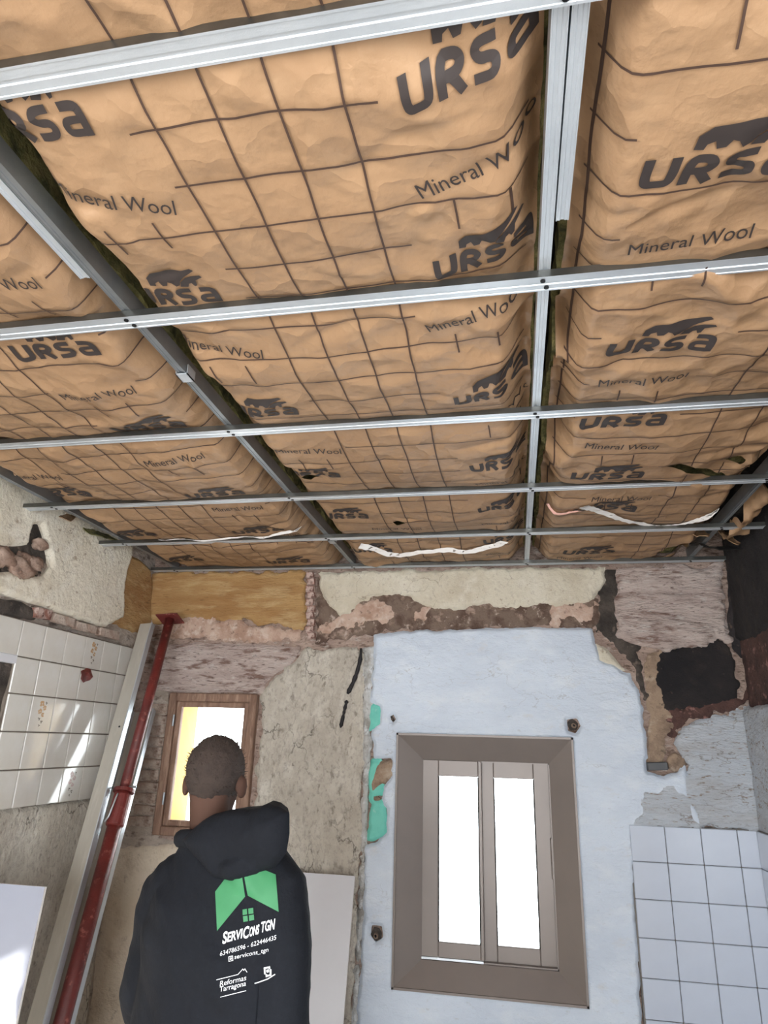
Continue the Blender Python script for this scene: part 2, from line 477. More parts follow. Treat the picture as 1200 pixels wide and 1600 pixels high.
def clipgrid(name, bbox, res, sdf, pos, m, parent=None, skirt=None, smooth=True):
    """grid over bbox clipped to sdf<0 with a clean contour; pos(U,V,S)->(x,y,z); skirt(u,v)->(x,y,z) closes the rim"""
    u0, u1, v0, v1 = bbox
    nu = max(2, int((u1 - u0) / res)) + 1; nv = max(2, int((v1 - v0) / res)) + 1
    us = np.linspace(u0, u1, nu); vv = np.linspace(v0, v1, nv)
    U, V = np.meshgrid(us, vv, indexing='ij')
    S = sdf(U, V)
    S[[0, -1], :] = np.maximum(S[[0, -1], :], -1e-5) if False else S[[0, -1], :]
    ins = S < 0
    cnt = ins[:-1, :-1].astype(int) + ins[1:, :-1] + ins[:-1, 1:] + ins[1:, 1:]
    idx = -np.ones((nu, nv), int)
    used = np.zeros((nu, nv), bool)
    a, b = np.nonzero(cnt > 0)
    for da, db in ((0, 0), (1, 0), (0, 1), (1, 1)):
        used[a + da, b + db] |= ins[a + da, b + db]
    ui, vi = np.nonzero(used)
    idx[ui, vi] = np.arange(len(ui))
    PU = list(U[ui, vi]); PV = list(V[ui, vi]); PS = list(S[ui, vi])
    fa, fb = np.nonzero(cnt == 4)
    faces = np.stack([idx[fa, fb], idx[fa + 1, fb], idx[fa + 1, fb + 1], idx[fa, fb + 1]], 1).tolist()
    cache = {}

    def cut(i, j, k, l):
        key = (i, j, k, l) if (i, j) < (k, l) else (k, l, i, j)
        if key not in cache:
            s0, s1 = S[i, j], S[k, l]
            t = s0 / (s0 - s1)
            cache[key] = len(PU)
            PU.append(U[i, j] + t * (U[k, l] - U[i, j])); PV.append(V[i, j] + t * (V[k, l] - V[i, j])); PS.append(0.0)
        return cache[key]
    for i, j in zip(*np.nonzero((cnt > 0) & (cnt < 4))):
        cs = ((i, j), (i + 1, j), (i + 1, j + 1), (i, j + 1))
        f = []
        for q in range(4):
            c, d = cs[q], cs[(q + 1) % 4]
            if ins[c]: f.append(idx[c])
            if ins[c] != ins[d]: f.append(cut(c[0], c[1], d[0], d[1]))
        if len(f) >= 3: faces.append([int(x) for x in f])
    PU = np.array(PU); PV = np.array(PV); PS = np.array(PS)
    X, Y, Z = pos(PU, PV, PS)
    verts = np.stack([np.broadcast_to(X, PU.shape), np.broadcast_to(Y, PU.shape), np.broadcast_to(Z, PU.shape)], 1)
    nf = len(faces)
    if skirt is not None:
        cnt_e = {}
        for f in faces:
            for q in range(len(f)):
                e = (f[q], f[(q + 1) % len(f)])
                k = e if e[0] < e[1] else (e[1], e[0])
                cnt_e[k] = None if k in cnt_e else e
        be = [e for e in cnt_e.values() if e is not None]
        vid = sorted({x for e in be for x in e})
        n0 = len(verts); mp_ = {x: k for k, x in enumerate(vid)}
        sx, sy, sz = skirt(PU[vid], PV[vid])
        lo = np.stack([np.broadcast_to(sx, (len(vid),)), np.broadcast_to(sy, (len(vid),)), np.broadcast_to(sz, (len(vid),))], 1)
        verts = np.concatenate([verts, verts[vid], lo])
        for p, q in be:
            faces.append([n0 + mp_[q], n0 + mp_[p], n0 + len(vid) + mp_[p], n0 + len(vid) + mp_[q]])
    me = bpy.data.meshes.new(name)
    me.from_pydata(verts.tolist(), [], faces)
    if smooth:
        me.polygons.foreach_set('use_smooth', [k < nf for k in range(len(faces))])
    me.update()
    return link(name, me, m, parent)


def layer(name, parent, plane, poly, thick, m, edge=.012, efreq=14, rough=.004, rfreq=9, holes=(), res=.008, seed=1,
          strata=0.0, hole_edge=0.0, lift=.012):
    """one coat of plaster / patch of masonry with a ragged outline, on 'back', 'left' or 'right' wall"""
    P = np.array(poly)
    mg = edge * 2 + .01
    bbox = (P[:, 0].min() - mg, P[:, 0].max() + mg, P[:, 1].min() - mg, P[:, 1].max() + mg)

    def sdf(U, V):
        n = fbm(U * efreq, V * efreq, seed, 4)
        s = poly_sdf(U, V, poly) + edge * n
        for h in holes:
            s = np.maximum(s, -(poly_sdf(U, V, h) + hole_edge * n))
        return s

    def hgt(U, V, S):
        t = thick * (0.45 + .55 * sstep(0, .016, -S)) + rough * fbm(U * rfreq, V * rfreq, seed + 5, 4)
        if strata:
            t = t + strata * (ridge(U * 2.3, V * 16, seed + 9, 3) - .45) + strata * .8 * fbm(U * 9, V * 22, seed + 3, 3)
        return np.maximum(t, .0015)

    def pos(U, V, S):
        h = hgt(U, V, S)
        if plane == 'back': return U, BASE_Y - h, V
        if plane == 'left': return BASE_L + h, U, V
        return BASE_R - h, U, V

    def sk(U, V):
        if plane == 'back': return U, BASE_Y + lift, V
        if plane == 'left': return BASE_L - lift, U, V
        return BASE_R + lift, U, V
    return clipgrid(name, bbox, res, sdf, pos, m, parent, sk)


BASE_Y = D + .03
BASE_L = XL - .03
BASE_R = XR + .06

# ================================================================== SETTING
# floor, ceiling slab, rear wall
bm = bmesh.new(); add_box(bm, (-2.4, YREAR - .3, -.12), (1.5, 3.95, 0))
floor = tag(frombm('floor', bm, 'floor'), 'pale dusty concrete floor of the gutted room', 'floor', kind='structure')
bm = bmesh.new(); add_box(bm, (-2.4, YREAR - .3, SLAB), (1.5, 3.95, SLAB + .12))
tag(frombm('ceiling', bm, 'slab'), 'old dark roof boarding hidden above the insulation', 'ceiling', kind='structure')


def wall_with_opening(name, axis, at0, at1, u0, u1, z0, z1, ou0, ou1, oz0, oz1, m):
    bm = bmesh.new()
    for (a, b, c, d) in ((u0, ou0, z0, z1), (ou1, u1, z0, z1), (ou0, ou1, z0, oz0), (ou0, ou1, oz1, z1)):
        if b - a < 1e-4 or d - c < 1e-4: continue
        if axis == 'Y': add_box(bm, (a, at0, c), (b, at1, d))
        else: add_box(bm, (at0, a, c), (at1, b, d))
    return frombm(name, bm, m)


tag(wall_with_opening('wall_rear', 'Y', YREAR - .25, YREAR, -2.4, 1.5, 0, SLAB, -1.9, .9, .02, 2.3, 'cream'),
    'plastered wall behind the viewer with a wide balcony opening', 'wall', kind='structure')

# window rectangles on the back wall (x0, x1, z0, z1)
BW = (-.598, .275, CZ - 1.078, CZ + .040)
SW = (-1.905, -1.385, CZ - .50, CZ + .228)


def rectpoly(r, g=0.0):
    return [(r[0] - g, r[2] - g), (r[1] + g, r[2] - g), (r[1] + g, r[3] + g), (r[0] - g, r[3] + g)]


# --- back wall: base masonry with relief, outer thickness, then the coats on it
wall_back = tag(empty('wall_back', (0, 0, 0)), 'battered far wall with patchy plaster, bare masonry and two windows', 'wall', kind='structure')


def base_sdf(U, V):
    s = np.full(U.shape, -1.0)
    for r in (BW, SW):
        s = np.maximum(s, -poly_sdf(U, V, rectpoly(r, -.012)))
    return s


clipgrid('bare_masonry', (-2.25, 1.25, 0, SLAB), .012, base_sdf,
         lambda U, V, S: (U, BASE_Y - .010 * fbm(U * 5, V * 14, 3, 4) - .012 * (ridge(U * 2.2, V * 13, 8) - .4), V), 'masonry', wall_back)
bm = bmesh.new()
for (x0, x1, z0, z1) in ((-2.4, SW[0] - .02, 0, SLAB), (SW[0] - .02, SW[1] + .02, 0, SW[2] - .02), (SW[0] - .02, SW[1] + .02, SW[3] + .02, SLAB),
                         (SW[1] + .02, BW[0] - .02, 0, SLAB), (BW[0] - .02, BW[1] + .02, 0, BW[2] - .02), (BW[0] - .02, BW[1] + .02, BW[3] + .02, SLAB), (BW[1] + .02, 1.5, 0, SLAB)):
    add_box(bm, (x0, BASE_Y + .04, z0), (x1, BASE_Y + .34, z1))
frombm('outer_leaf', bm, 'outer', wall_back)
# ochre sleeve of the small window, outside the frame
bm = bmesh.new()
x0, x1, z0, z1 = SW
for lo, hi in (((x0 - .02, BASE_Y + .05, z0 - .02), (x0 + .035, BASE_Y + .27, z1 + .02)), ((x1 - .035, BASE_Y + .05, z0 - .02), (x1 + .02, BASE_Y + .27, z1 + .02)),
               ((x0, BASE_Y + .05, z0 - .03), (x1, BASE_Y + .27, z0 + .03)), ((x0, BASE_Y + .05, z1 - .03), (x1, BASE_Y + .27, z1 + .03))):
    add_box(bm, lo, hi)
o = frombm('window_reveal', bm, 'reveal', wall_back); o['label'] = 'yellow ochre painted reveal outside the small window'


def PX(*pts): return [wp(*p) for p in pts]
def LX(*pts): return [lp(*p) for p in pts]


HB = rectpoly(BW, -.004)
HS = rectpoly(SW, -.004)
W = wall_back


def coat(name, poly, thick, m, label=None, **k):
    o = layer(name, W, 'back', poly, thick, m, **k)
    if label: o['label'] = label
    return o


coat('beige_render', PX((150, 1325), (300, 1318), (420, 1322), (470, 1600), (420, 1760), (110, 1760), (120, 1600)), .022, 'beige', 'smooth beige render below the small window', edge=.02, seed=2, holes=[HS])
coat('grey_masonry', PX((232, 1075), (262, 1078), (255, 1150), (243, 1312), (300, 1316), (300, 1332), (160, 1332), (200, 1150)), .014, 'masonry_grey', None, edge=.012, seed=3, strata=.012, holes=[HS])
coat('lintel_stone', PX((240, 1008), (330, 1003), (440, 1008), (468, 1012), (450, 1040), (430, 1052), (412, 1066), (408, 1082), (255, 1082), (232, 1078)), .018, 'pinkstone', 'rough pinkish masonry above the small window', edge=.014, seed=4, strata=.016, holes=[HS])
coat('cement_render', PX((476, 1014), (556, 1010), (572, 1030), (567, 1200), (560, 1364), (548, 1620), (470, 1760), (380, 1760), (390, 1330), (400, 1200), (408, 1080), (425, 1056), (450, 1040)), .020, 'cement', 'pitted grey cement render between the windows', edge=.03, efreq=16, seed=5, rough=.006, rfreq=14, holes=[HS])
coat('ochre_plaster', PX((228, 893), (476, 892), (477, 955), (474, 985), (455, 982), (430, 975), (400, 977), (380, 965), (345, 968), (300, 965), (270, 968), (236, 975)), .030, 'ochre', 'stained ochre plaster panel at the top left', edge=.03, efreq=20, seed=6)
coat('pink_plaster', PX((262, 962), (352, 964), (400, 976), (470, 980), (470, 1000), (380, 1000), (340, 996), (262, 996)), .020, 'pinkplaster', None, edge=.05, efreq=20, seed=7)
coat('brown_undercoat', PX((495, 900), (520, 930), (600, 920), (660, 935), (940, 930), (940, 978), (780, 980), (600, 984), (585, 990), (492, 1004)), .016, 'brownplaster', 'brown undercoat showing below the cream plaster', edge=.03, efreq=22, seed=8)
coat('pink_plaster', PX((560, 945), (590, 935), (612, 945), (620, 965), (600, 978), (575, 975), (500, 992), (498, 978)), .020, 'pinkplaster', None, edge=.05, efreq=20, seed=9)
coat('pink_plaster', PX((640, 955), (668, 950), (668, 970), (645, 972)), .020, 'pinkplaster', None, edge=.05, efreq=26, seed=10)
coat('pink_plaster', PX((845, 948), (905, 940), (930, 945), (925, 972), (860, 972)), .020, 'pinkplaster', None, edge=.06, efreq=22, seed=11)
coat('cream_plaster', PX((492, 892), (948, 884), (944, 905), (928, 935), (900, 946), (868, 948), (845, 938), (825, 952), (790, 950), (760, 945), (700, 952), (655, 948), (640, 932), (610, 925), (580, 930), (560, 948), (530, 962), (518, 950), (505, 930)), .030, 'cream', 'cream plaster band under the ceiling', edge=.03, efreq=18, seed=12)
coat('pink_stone', PX((960, 888), (1130, 882), (1134, 930), (1142, 1000), (1120, 996), (1105, 1008), (1040, 1014), (1000, 1008), (970, 996), (962, 960)), .040, 'pinkstone', 'rough pink stone patch at the upper right', edge=.035, efreq=18, seed=13, strata=.026)
coat('dark_mortar', PX((942, 888), (966, 888), (966, 985), (1000, 1010), (1008, 1060), (1014, 1095), (1000, 1080), (990, 1040), (960, 1000), (935, 985), (928, 960), (938, 930)), .012, 'darkmortar', 'dark crumbling mortar around the stone patch', edge=.035, efreq=22, seed=14)
coat('tan_mortar', PX((1010, 1018), (1034, 1016), (1036, 1075), (1046, 1100), (1058, 1118), (1052, 1145), (1040, 1162), (1036, 1192), (1012, 1196), (1014, 1120), (1010, 1060)), .016, 'tanmortar', 'tan mortar in the open wall chase', edge=.03, efreq=24, seed=15)
coat('scorched_brick', PX((1042, 1100), (1160, 1092), (1195, 1000), (1212, 1085), (1140, 1110), (1090, 1124), (1060, 1145), (1048, 1150), (1050, 1120)), .020, 'redbrown', 'scorched red brick below the soot', edge=.05, efreq=22, seed=16)
coat('soot_patch', PX((1036, 1012), (1100, 1010), (1122, 996), (1138, 1004), (1152, 1032), (1157, 1095), (1120, 1104), (1042, 1112), (1034, 1080), (1026, 1062)), .022, 'soot', 'black sooty patch of wall', edge=.03, efreq=24, seed=17)
coat('charred_masonry', PX((1138, 876), (1215, 872), (1215, 1010), (1160, 1030), (1146, 1014), (1140, 960)), .030, 'char', 'charred masonry in the top right corner', edge=.014, seed=18)
# turquoise paint under the white coat, then the white coats
coat('turquoise_paint', PX((576, 1098), (596, 1098), (598, 1136), (575, 1142)), .026, 'turquoise', None, edge=.004, seed=19)
coat('turquoise_paint', PX((576, 1186), (600, 1186), (604, 1238), (590, 1246), (606, 1262), (605, 1302), (590, 1314), (572, 1316)), .026, 'turquoise', 'exposed turquoise paint beside the big window', edge=.03, efreq=18, seed=20)
coat('tan_mortar', PX((586, 1192), (616, 1182), (616, 1212), (602, 1224), (584, 1240), (596, 1250), (582, 1256), (576, 1225)), .030, 'tanmortar', None, edge=.01, seed=21)
WHITE = PX((584, 992), (640, 985), (780, 981), (926, 979), (930, 1002), (938, 1030), (984, 1052), (998, 1078), (1006, 1110), (1012, 1160), (1014, 1204), (1040, 1214), (1072, 1196), (1080, 1240), (1100, 1292),
           (1010, 1296), (990, 1296), (1012, 1780), (550, 1780), (556, 1600), (566, 1460), (569, 1322), (588, 1314), (602, 1300), (604, 1264), (596, 1248), (600, 1228), (611, 1210), (611, 1186), (584, 1186), (580, 1140), (592, 1130), (592, 1104), (578, 1096), (582, 1040))
HOLES = [HB, PX((886, 1124), (902, 1122), (908, 1134), (900, 1146), (888, 1142)), PX((580, 1446), (596, 1448), (598, 1466), (586, 1474), (578, 1462)), PX((609, 1119), (614, 1116), (618, 1124), (613, 1130)),
         PX((1010, 1186), (1040, 1188), (1052, 1174), (1066, 1178), (1070, 1192), (1056, 1206), (1030, 1208), (1012, 1206))]
coat('white_plaster', WHITE, .034, 'white', 'uneven white plaster around the big window', edge=.013, efreq=24, rough=.007, rfreq=3.4, holes=HOLES, seed=22, hole_edge=0.0, res=.008)
coat('worn_white_plaster', PX((1060, 1142), (1100, 1120), (1160, 1108), (1240, 1080), (1240, 1300), (985, 1296), (1010, 1240), (1072, 1206), (1078, 1186), (1062, 1172)), .034, 'wornwhite', 'worn white plaster above the right hand tiles', edge=.05, efreq=16, rough=.007, rfreq=8, seed=23)
coat('limewash_patch', PX((930, 1004), (948, 1012), (982, 1052), (975, 1048), (936, 1034)), .030, 'cream', None, edge=.004, seed=24)
coat('plaster_edge', PX((566, 1012), (584, 1008), (580, 1100), (577, 1200), (572, 1320), (566, 1460), (556, 1620), (546, 1620), (556, 1450), (562, 1320), (566, 1200)), .030, 'fleck', 'ragged flecked plaster edge beside the grey render', edge=.022, efreq=26, rough=.010, rfreq=16, seed=25)
coat('mortar_seam', PX((478, 892), (492, 892), (491, 1000), (476, 1004)), .022, 'masonry', 'vertical seam of broken brick ends', edge=.008, efreq=30, rough=.012, rfreq=30, seed=26)


# bricks one by one: ends in the seam, thin courses left of the small window
def brick_mesh(name, sx, sy, sz, seed):
    rnd = random.Random(seed)
    bm = bmesh.new()
    add_box(bm, (-sx / 2, -sy / 2, -sz / 2), (sx / 2, sy / 2, sz / 2), bev=min(sx, sz) * .10)
    for v in bm.verts:
        v.co += Vector((rnd.uniform(-1, 1) * .004, rnd.uniform(-1, 1) * .005, rnd.uniform(-1, 1) * .004))
    me = bpy.data.meshes.new(name)
    bmesh.ops.recalc_face_normals(bm, faces=bm.faces)
    bm.to_mesh(me); bm.free()
    return me


bseam = [brick_mesh('brick', .042, .03, .036, 100 + k) for k in range(3)]
for k in range(10):
    x, z = wp(484 + (k % 2) * 2, 899 + k * 10.5)
    o = link('brick', bseam[k % 3], 'brick_red', wall_back)
    o.location = (x, BASE_Y - .026, z); o.rotation_euler = (0, random.uniform(-.2, .2), 0)
bcourse = [brick_mesh('brick', .148, .02, .052, 200 + k) for k in range(4)]
for r in range(11):
    z = CZ + .14 - r * .058
    x, _ = wp(262, 1100)
    for c in range(2):
        xx = -1.995 - c * .155 + (.05 if r % 2 else 0)
        if xx > -1.975: xx -= .02
        if xx - .0725 < -2.13: continue
        o = link('brick', bcourse[(r * 2 + c) % 4], 'brick', wall_back)
        o.location = (xx, BASE_Y - .012 - random.uniform(0, .004), z); o.rotation_euler = (0, random.uniform(-.02, .02), 0)

# cable remains hanging in the chase
def cable(name, pts, rad, label, m='cable'):
    bm = bmesh.new()
    fine = []
    for a, b in zip(pts, pts[1:]):
        for t in (0, .25, .5, .75):
            fine.append(Vector(a).lerp(Vector(b), t))
    fine.append(Vector(pts[-1]))
    rr = [rad * random.uniform(.6, 1.35) for _ in fine]
    rr[0] *= .5; rr[-1] *= .5
    add_tube(bm, fine, rr, 8)
    o = frombm(name, bm, m, None, True)
    return tag(o, label, 'cable', 'cable remains on the grey render')


YC = BASE_Y - .026
cable('cable_remnant', [at_y(564, 1013, YC), at_y(563, 1030, YC - .006), at_y(558, 1050, YC - .008), at_y(552, 1066, YC - .006), at_y(543, 1084, YC)], .011, 'charred black cable end hanging from the top of the grey render')
cable('cable_remnant', [at_y(542, 1094, YC), at_y(539, 1106, YC - .006), at_y(536, 1120, YC - .006), at_y(532, 1137, YC)], .009, 'shorter black cable scrap below the hanging cable end')
# hole fittings
def fitting(px, py, name, label, r):
    p = at_y(px, py, BASE_Y)
    t = empty(name, p)
    tag(t, label, 'wall plug')
    bm = bmesh.new()
    add_ell(bm, (0, -.005, 0), (r * 1.6, .014, r * 1.6), sub=2)
    for v in bm.verts: v.co += Vector((random.uniform(-1, 1), random.uniform(-1, 1) * .5, random.uniform(-1, 1))) * .006
    frombm('rough_mortar', bm, 'darkmortar', t)
    bm = bmesh.new()
    add_tube(bm, [(0, .0, 0), (.004, -.03, -.004)], r * .75, 10)
    frombm('plug', bm, 'tanmortar', t, False)
    bm = bmesh.new()
    add_tube(bm, [(0, -.028, 0), (.004, -.036, -.004)], r * .3, 8)
    frombm('bolt', bm, 'screw', t)


fitting(895, 1133, 'wall_plug', 'broken wall plug in the white plaster above the big window corner', .016)
fitting(588, 1459, 'wall_plug', 'broken wall plug in the white plaster left of the big window', .016)
fitting(613, 1123, 'wall_plug', 'tiny chipped plug hole above the left window corner', .007)
# conduit stub in the chase + pocket of rubble
p = at_y(1026, 1197, BASE_Y - .01)
bm = bmesh.new(); add_box(bm, (-.046, -.03, -.018), (.046, .02, .018), bev=.003)
o = frombm('conduit_stub', bm, 'conduit'); o.location = p; o.rotation_euler = (0, -.06, 0)
tag(o, 'dark grey cable conduit stub at the foot of the wall chase', 'conduit')
bm = bmesh.new()
add_ell(bm, (0, 0, 0), (.042, .022, .046), sub=3)
for v in bm.verts:
    v.co += Vector((1, 1, 1)) * .010 * float(fbm(v.co.x * 40, v.co.z * 40, 4, 3))
o = frombm('rubble_lump', bm, 'tanmortar', wall_back, True); o.location = at_y(1056, 1192, BASE_Y - .004)

# --- big aluminium window
def casing_piece(bm, A, B, C_, D_, th=.014):
    q = [bm.verts.new(v) for v in (A, B, C_, D_)]
    q2 = [bm.verts.new(Vector(v) + Vector((0, th, 0))) for v in (A, B, C_, D_)]
    bm.faces.new(q); bm.faces.new(q2[::-1])
    for k in range(4):
        bm.faces.new((q[k], q2[k], q2[(k + 1) % 4], q[(k + 1) % 4]))


win = tag(empty('window_1', ((BW[0] + BW[1]) / 2, D, BW[2])), 'bronze grey aluminium sliding window with two bright panes', 'window', kind='structure')
ox, oy, oz = win.location


def wl(x, y, z): return Vector((x - ox, y - oy, z - oz))


cw = .126
yo, yi = D - .006, D + .052
x0, x1, z0, z1 = BW
ix0, ix1, iz0, iz1 = x0 + cw, x1 - .112, z0 + .108, z1 - .120
for (A, B, Cc, Dd) in (((x0, yo, z0), (x0, yo, z1), (ix0, yi, iz1), (ix0, yi, iz0)), ((x1, yo, z1), (x1, yo, z0), (ix1, yi, iz0), (ix1, yi, iz1)),
                       ((x0, yo, z1), (x1, yo, z1), (ix1, yi, iz1), (ix0, yi, iz1)), ((x1, yo, z0), (x0, yo, z0), (ix0, yi, iz0), (ix1, yi, iz0))):
    bm = bmesh.new()
    casing_piece(bm, wl(*A), wl(*B), wl(*Cc), wl(*Dd))
    frombm('casing', bm, 'alu', win)
# outer lip and the seal hiding the rough opening
bm = bmesh.new()
for lo, hi in (((x0 - .006, yo - .006, z0 - .006), (x0 + .004, BASE_Y + .08, z1 + .006)), ((x1 - .004, yo - .006, z0 - .006), (x1 + .006, BASE_Y + .08, z1 + .006)),
               ((x0 - .006, yo - .006, z1 - .004), (x1 + .006, BASE_Y + .08, z1 + .006)), ((x0 - .006, yo - .006, z0 - .006), (x1 + .006, BASE_Y + .08, z0 + .004))):
    add_box(bm, wl(*lo), wl(*hi))
frombm('frame_lip', bm, 'alu', win)
bm = bmesh.new()
for lo, hi in (((x0, yi + .012, z0), (ix0 + .006, yi + .09, z1)), ((ix1 - .006, yi + .012, z0), (x1, yi + .09, z1)), ((ix0, yi + .012, iz1 - .006), (ix1, yi + .09, z1)), ((ix0, yi + .012, z0), (ix1, yi + .09, iz0 + .006))):
    add_box(bm, wl(*lo), wl(*hi))
frombm('outer_frame', bm, 'alu', win)
# pane rectangles taken off the photograph on the window plane
xm = wp(752, 1350)[0]


def sash(a0, a1, y, bt, pane):
    px0, px1, pz0, pz1 = pane
    s = empty('sash'); s.parent = win
    for lo, hi in (((a0, y, bt), (px0, y + .03, iz1)), ((px1, y, bt), (a1, y + .03, iz1)), ((px0, y, pz1), (px1, y + .03, iz1)), ((px0, y, bt), (px1, y + .03, pz0))):
        bm = bmesh.new(); add_box(bm, wl(*lo), wl(*hi), bev=.003)
        frombm('sash_rail', bm, 'alu', s)
    bm = bmesh.new(); add_box(bm, wl(px0 - .004, y + .012, pz0 - .004), wl(px1 + .004, y + .018, pz1 + .004))
    frombm('glass_pane', bm, 'glass', s)
    bm = bmesh.new()
    for lo, hi in (((px0 - .001, y - .001, pz0), (px0 + .004, y + .012, pz1)), ((px1 - .004, y - .001, pz0), (px1 + .001, y + .012, pz1))):
        add_box(bm, wl(*lo), wl(*hi))
    frombm('gasket', bm, 'alu_dark', s)
    return s


lx0, lz1 = wp(682, 1213); lx1, _ = wp(746, 1217); _, lz0 = wp(680, 1476)
rx0, rz1 = wp(769, 1217); rx1, _ = wp(834, 1219); _, rz0 = wp(772, 1486)
sash(ix0 - .004, xm + .006, yi + .004, iz0 + .012, (lx0 + .004, lx1, lz0, lz1))
sash(xm - .012, ix1 + .004, yi + .040, iz0 - .004, (rx0 + .004, rx1, rz0, rz1))
bm = bmesh.new(); add_box(bm, wl(ix1 - .012, yi + .018, CZ - .60), wl(ix1 + .002, yi + .04, CZ - .42), bev=.004)
frombm('handle', bm, 'alu', win)
bm = bmesh.new(); add_box(bm, wl(ix0, yi - .002, iz0 + .004), wl(xm, yi + .006, iz0 + .013))
frombm('slide_rail', bm, 'steel', win)

# --- small wooden window
w2 = tag(empty('window_2', ((SW[0] + SW[1]) / 2, D, SW[2])), 'small window in a worn brown wooden frame, glowing bright', 'window', kind='structure')
ox, oy, oz = w2.location
x0, x1, z0, z1 = SW
fw = .045
y0, y1 = D - .012, BASE_Y + .06
for nm, lo, hi in (('jamb', (x0, y0, z0), (x0 + fw, y1, z1)), ('jamb', (x1 - fw, y0, z0), (x1, y1, z1)), ('head', (x0 + fw, y0, z1 - fw), (x1 - fw, y1, z1)), ('sill', (x0 + fw, y0, z0), (x1 - fw, y1, z0 + fw))):
    bm = bmesh.new(); add_box(bm, wl(*lo), wl(*hi), bev=.005); frombm(nm, bm, 'wood', w2)
s = empty('casement'); s.parent = w2
a0, a1, b0, b1 = x0 + fw, x1 - fw, z0 + fw, z1 - fw
sw_ = .030
for lo, hi in (((a0, D + .006, b0), (a0 + sw_, D + .04, b1)), ((a1 - sw_, D + .006, b0), (a1, D + .04, b1)), ((a0 + sw_, D + .006, b1 - sw_), (a1 - sw_, D + .04, b1)), ((a0 + sw_, D + .006, b0), (a1 - sw_, D + .04, b0 + sw_))):
    bm = bmesh.new(); add_box(bm, wl(*lo), wl(*hi), bev=.004); frombm('casement_rail', bm, 'wood', s)
bm = bmesh.new(); add_box(bm, wl(a0 + .02, D + .022, b0 + .02), wl(a1 - .02, D + .027, b1 - .02)); frombm('glass_pane', bm, 'glass', s)
for zz in (CZ + .08, CZ - .32):
    bm = bmesh.new(); add_tube(bm, [wl(x0 + fw, D - .014, zz - .03), wl(x0 + fw, D - .014, zz + .03)], .006, 8); frombm('hinge', bm, 'steel_dull', w2)

# --- left wall
wall_left = tag(empty('wall_left', (0, 0, 0)), 'left wall with cream flowered tiles and broken plaster above', 'wall', kind='structure')
NI = (1.75, 2.585, CZ - .10, CZ + .275)    # broken out niche


def left_sdf(U, V): return -poly_sdf(U, V, [(NI[0], NI[2]), (NI[1] - .03, NI[2]), (NI[1], NI[3]), (NI[0], NI[3])])


LO = (-2.15, -.15, .72, 2.18)           # unseen side opening, added to light the ceiling from the left
LOP = [(LO[0], LO[2]), (LO[1], LO[2]), (LO[1], LO[3]), (LO[0], LO[3])]
clipgrid('bare_masonry', (YREAR, BASE_Y + .02, 0, SLAB), .016, lambda U, V: np.maximum(-poly_sdf(U, V, LOP), -1.0),
         lambda U, V, S: (BASE_L + .012 * fbm(U * 6, V * 8, 41, 4), U, V), 'masonry_grey', wall_left, lambda U, V: (BASE_L - .16, U, V))
bm = bmesh.new()
for lo, hi in (((BASE_L - .28, YREAR - .25, 0), (BASE_L - .14, LO[0], SLAB)), ((BASE_L - .28, LO[1], 0), (BASE_L - .14, BASE_Y + .3, SLAB)), ((BASE_L - .28, LO[0], 0), (BASE_L - .14, LO[1], LO[2])), ((BASE_L - .28, LO[0], LO[3]), (BASE_L - .14, LO[1], SLAB))):
    add_box(bm, lo, hi)
frombm('outer_leaf', bm, 'outer', wall_left)
bm = bmesh.new(); add_box(bm, (BASE_L - .02, NI[0], NI[3] - .002), (XL + .002, NI[1] - .004, NI[3] + .036), bev=.004)
o = frombm('niche_lintel', bm, 'board', wall_left); o['label'] = 'white lintel strip over the broken niche'


def coatl(name, poly, thick, m, label=None, **k):
    o = layer(name, wall_left, 'left', poly, thick, m, **k)
    if label: o['label'] = label


RUB = LX((-30, 850), (25, 854), (46, 850), (54, 822), (66, 818), (74, 850), (82, 886), (70, 900), (38, 902), (20, 892), (-30, 896))
coatl('cream_plaster', [(.75, CZ + .56), (2.0, CZ + .55), (2.55, CZ + .55), (2.9, CZ + .53), (3.2, CZ + .53), (3.35, CZ + .60), (3.3, CZ + .8), (3.34, CZ + 1.1), (.75, CZ + 1.1)], .034, 'cream_lit', 'cream plaster on the left wall under the ceiling', edge=.016, seed=51, holes=[RUB], hole_edge=.01)
coatl('ochre_plaster', LX((158, 860), (200, 860), (240, 890), (240, 985), (212, 990), (190, 975), (158, 965), (128, 950), (135, 930), (158, 920)), .026, 'ochre', 'ochre stained plaster in the left corner', edge=.014, seed=52)
coatl('cement_render', [(.75, .02), (3.58, .02), (3.58, CZ - .31), (3.0, CZ - .315), (2.5, CZ - .32), (.75, CZ - .32)], .018, 'cement', 'rough grey render under the tiles', edge=.012, seed=53, rough=.008)
coatl('dark_mortar', LX((-20, 932), (40, 940), (70, 958), (60, 968), (-20, 960)), .018, 'darkmortar', None, edge=.01, seed=54)
coatl('dark_mortar', [(NI[0] - .02, NI[2] - .02), (NI[1] + .01, NI[2] - .02), (NI[1] + .01, NI[3]), (NI[0] - .02, NI[3])], .008, 'darkmortar', 'bare dark mortar where tiles were knocked off', edge=.01, seed=57, rough=.008, rfreq=12)
coatl('pink_plaster', LX((145, 945), (175, 955), (178, 975), (150, 972)), .03, 'pinkplaster', None, edge=.01, seed=55)
coatl('limewash_patch', LX((170, 942), (178, 942), (181, 970), (168, 970)), .034, 'white', None, edge=.004, seed=56)
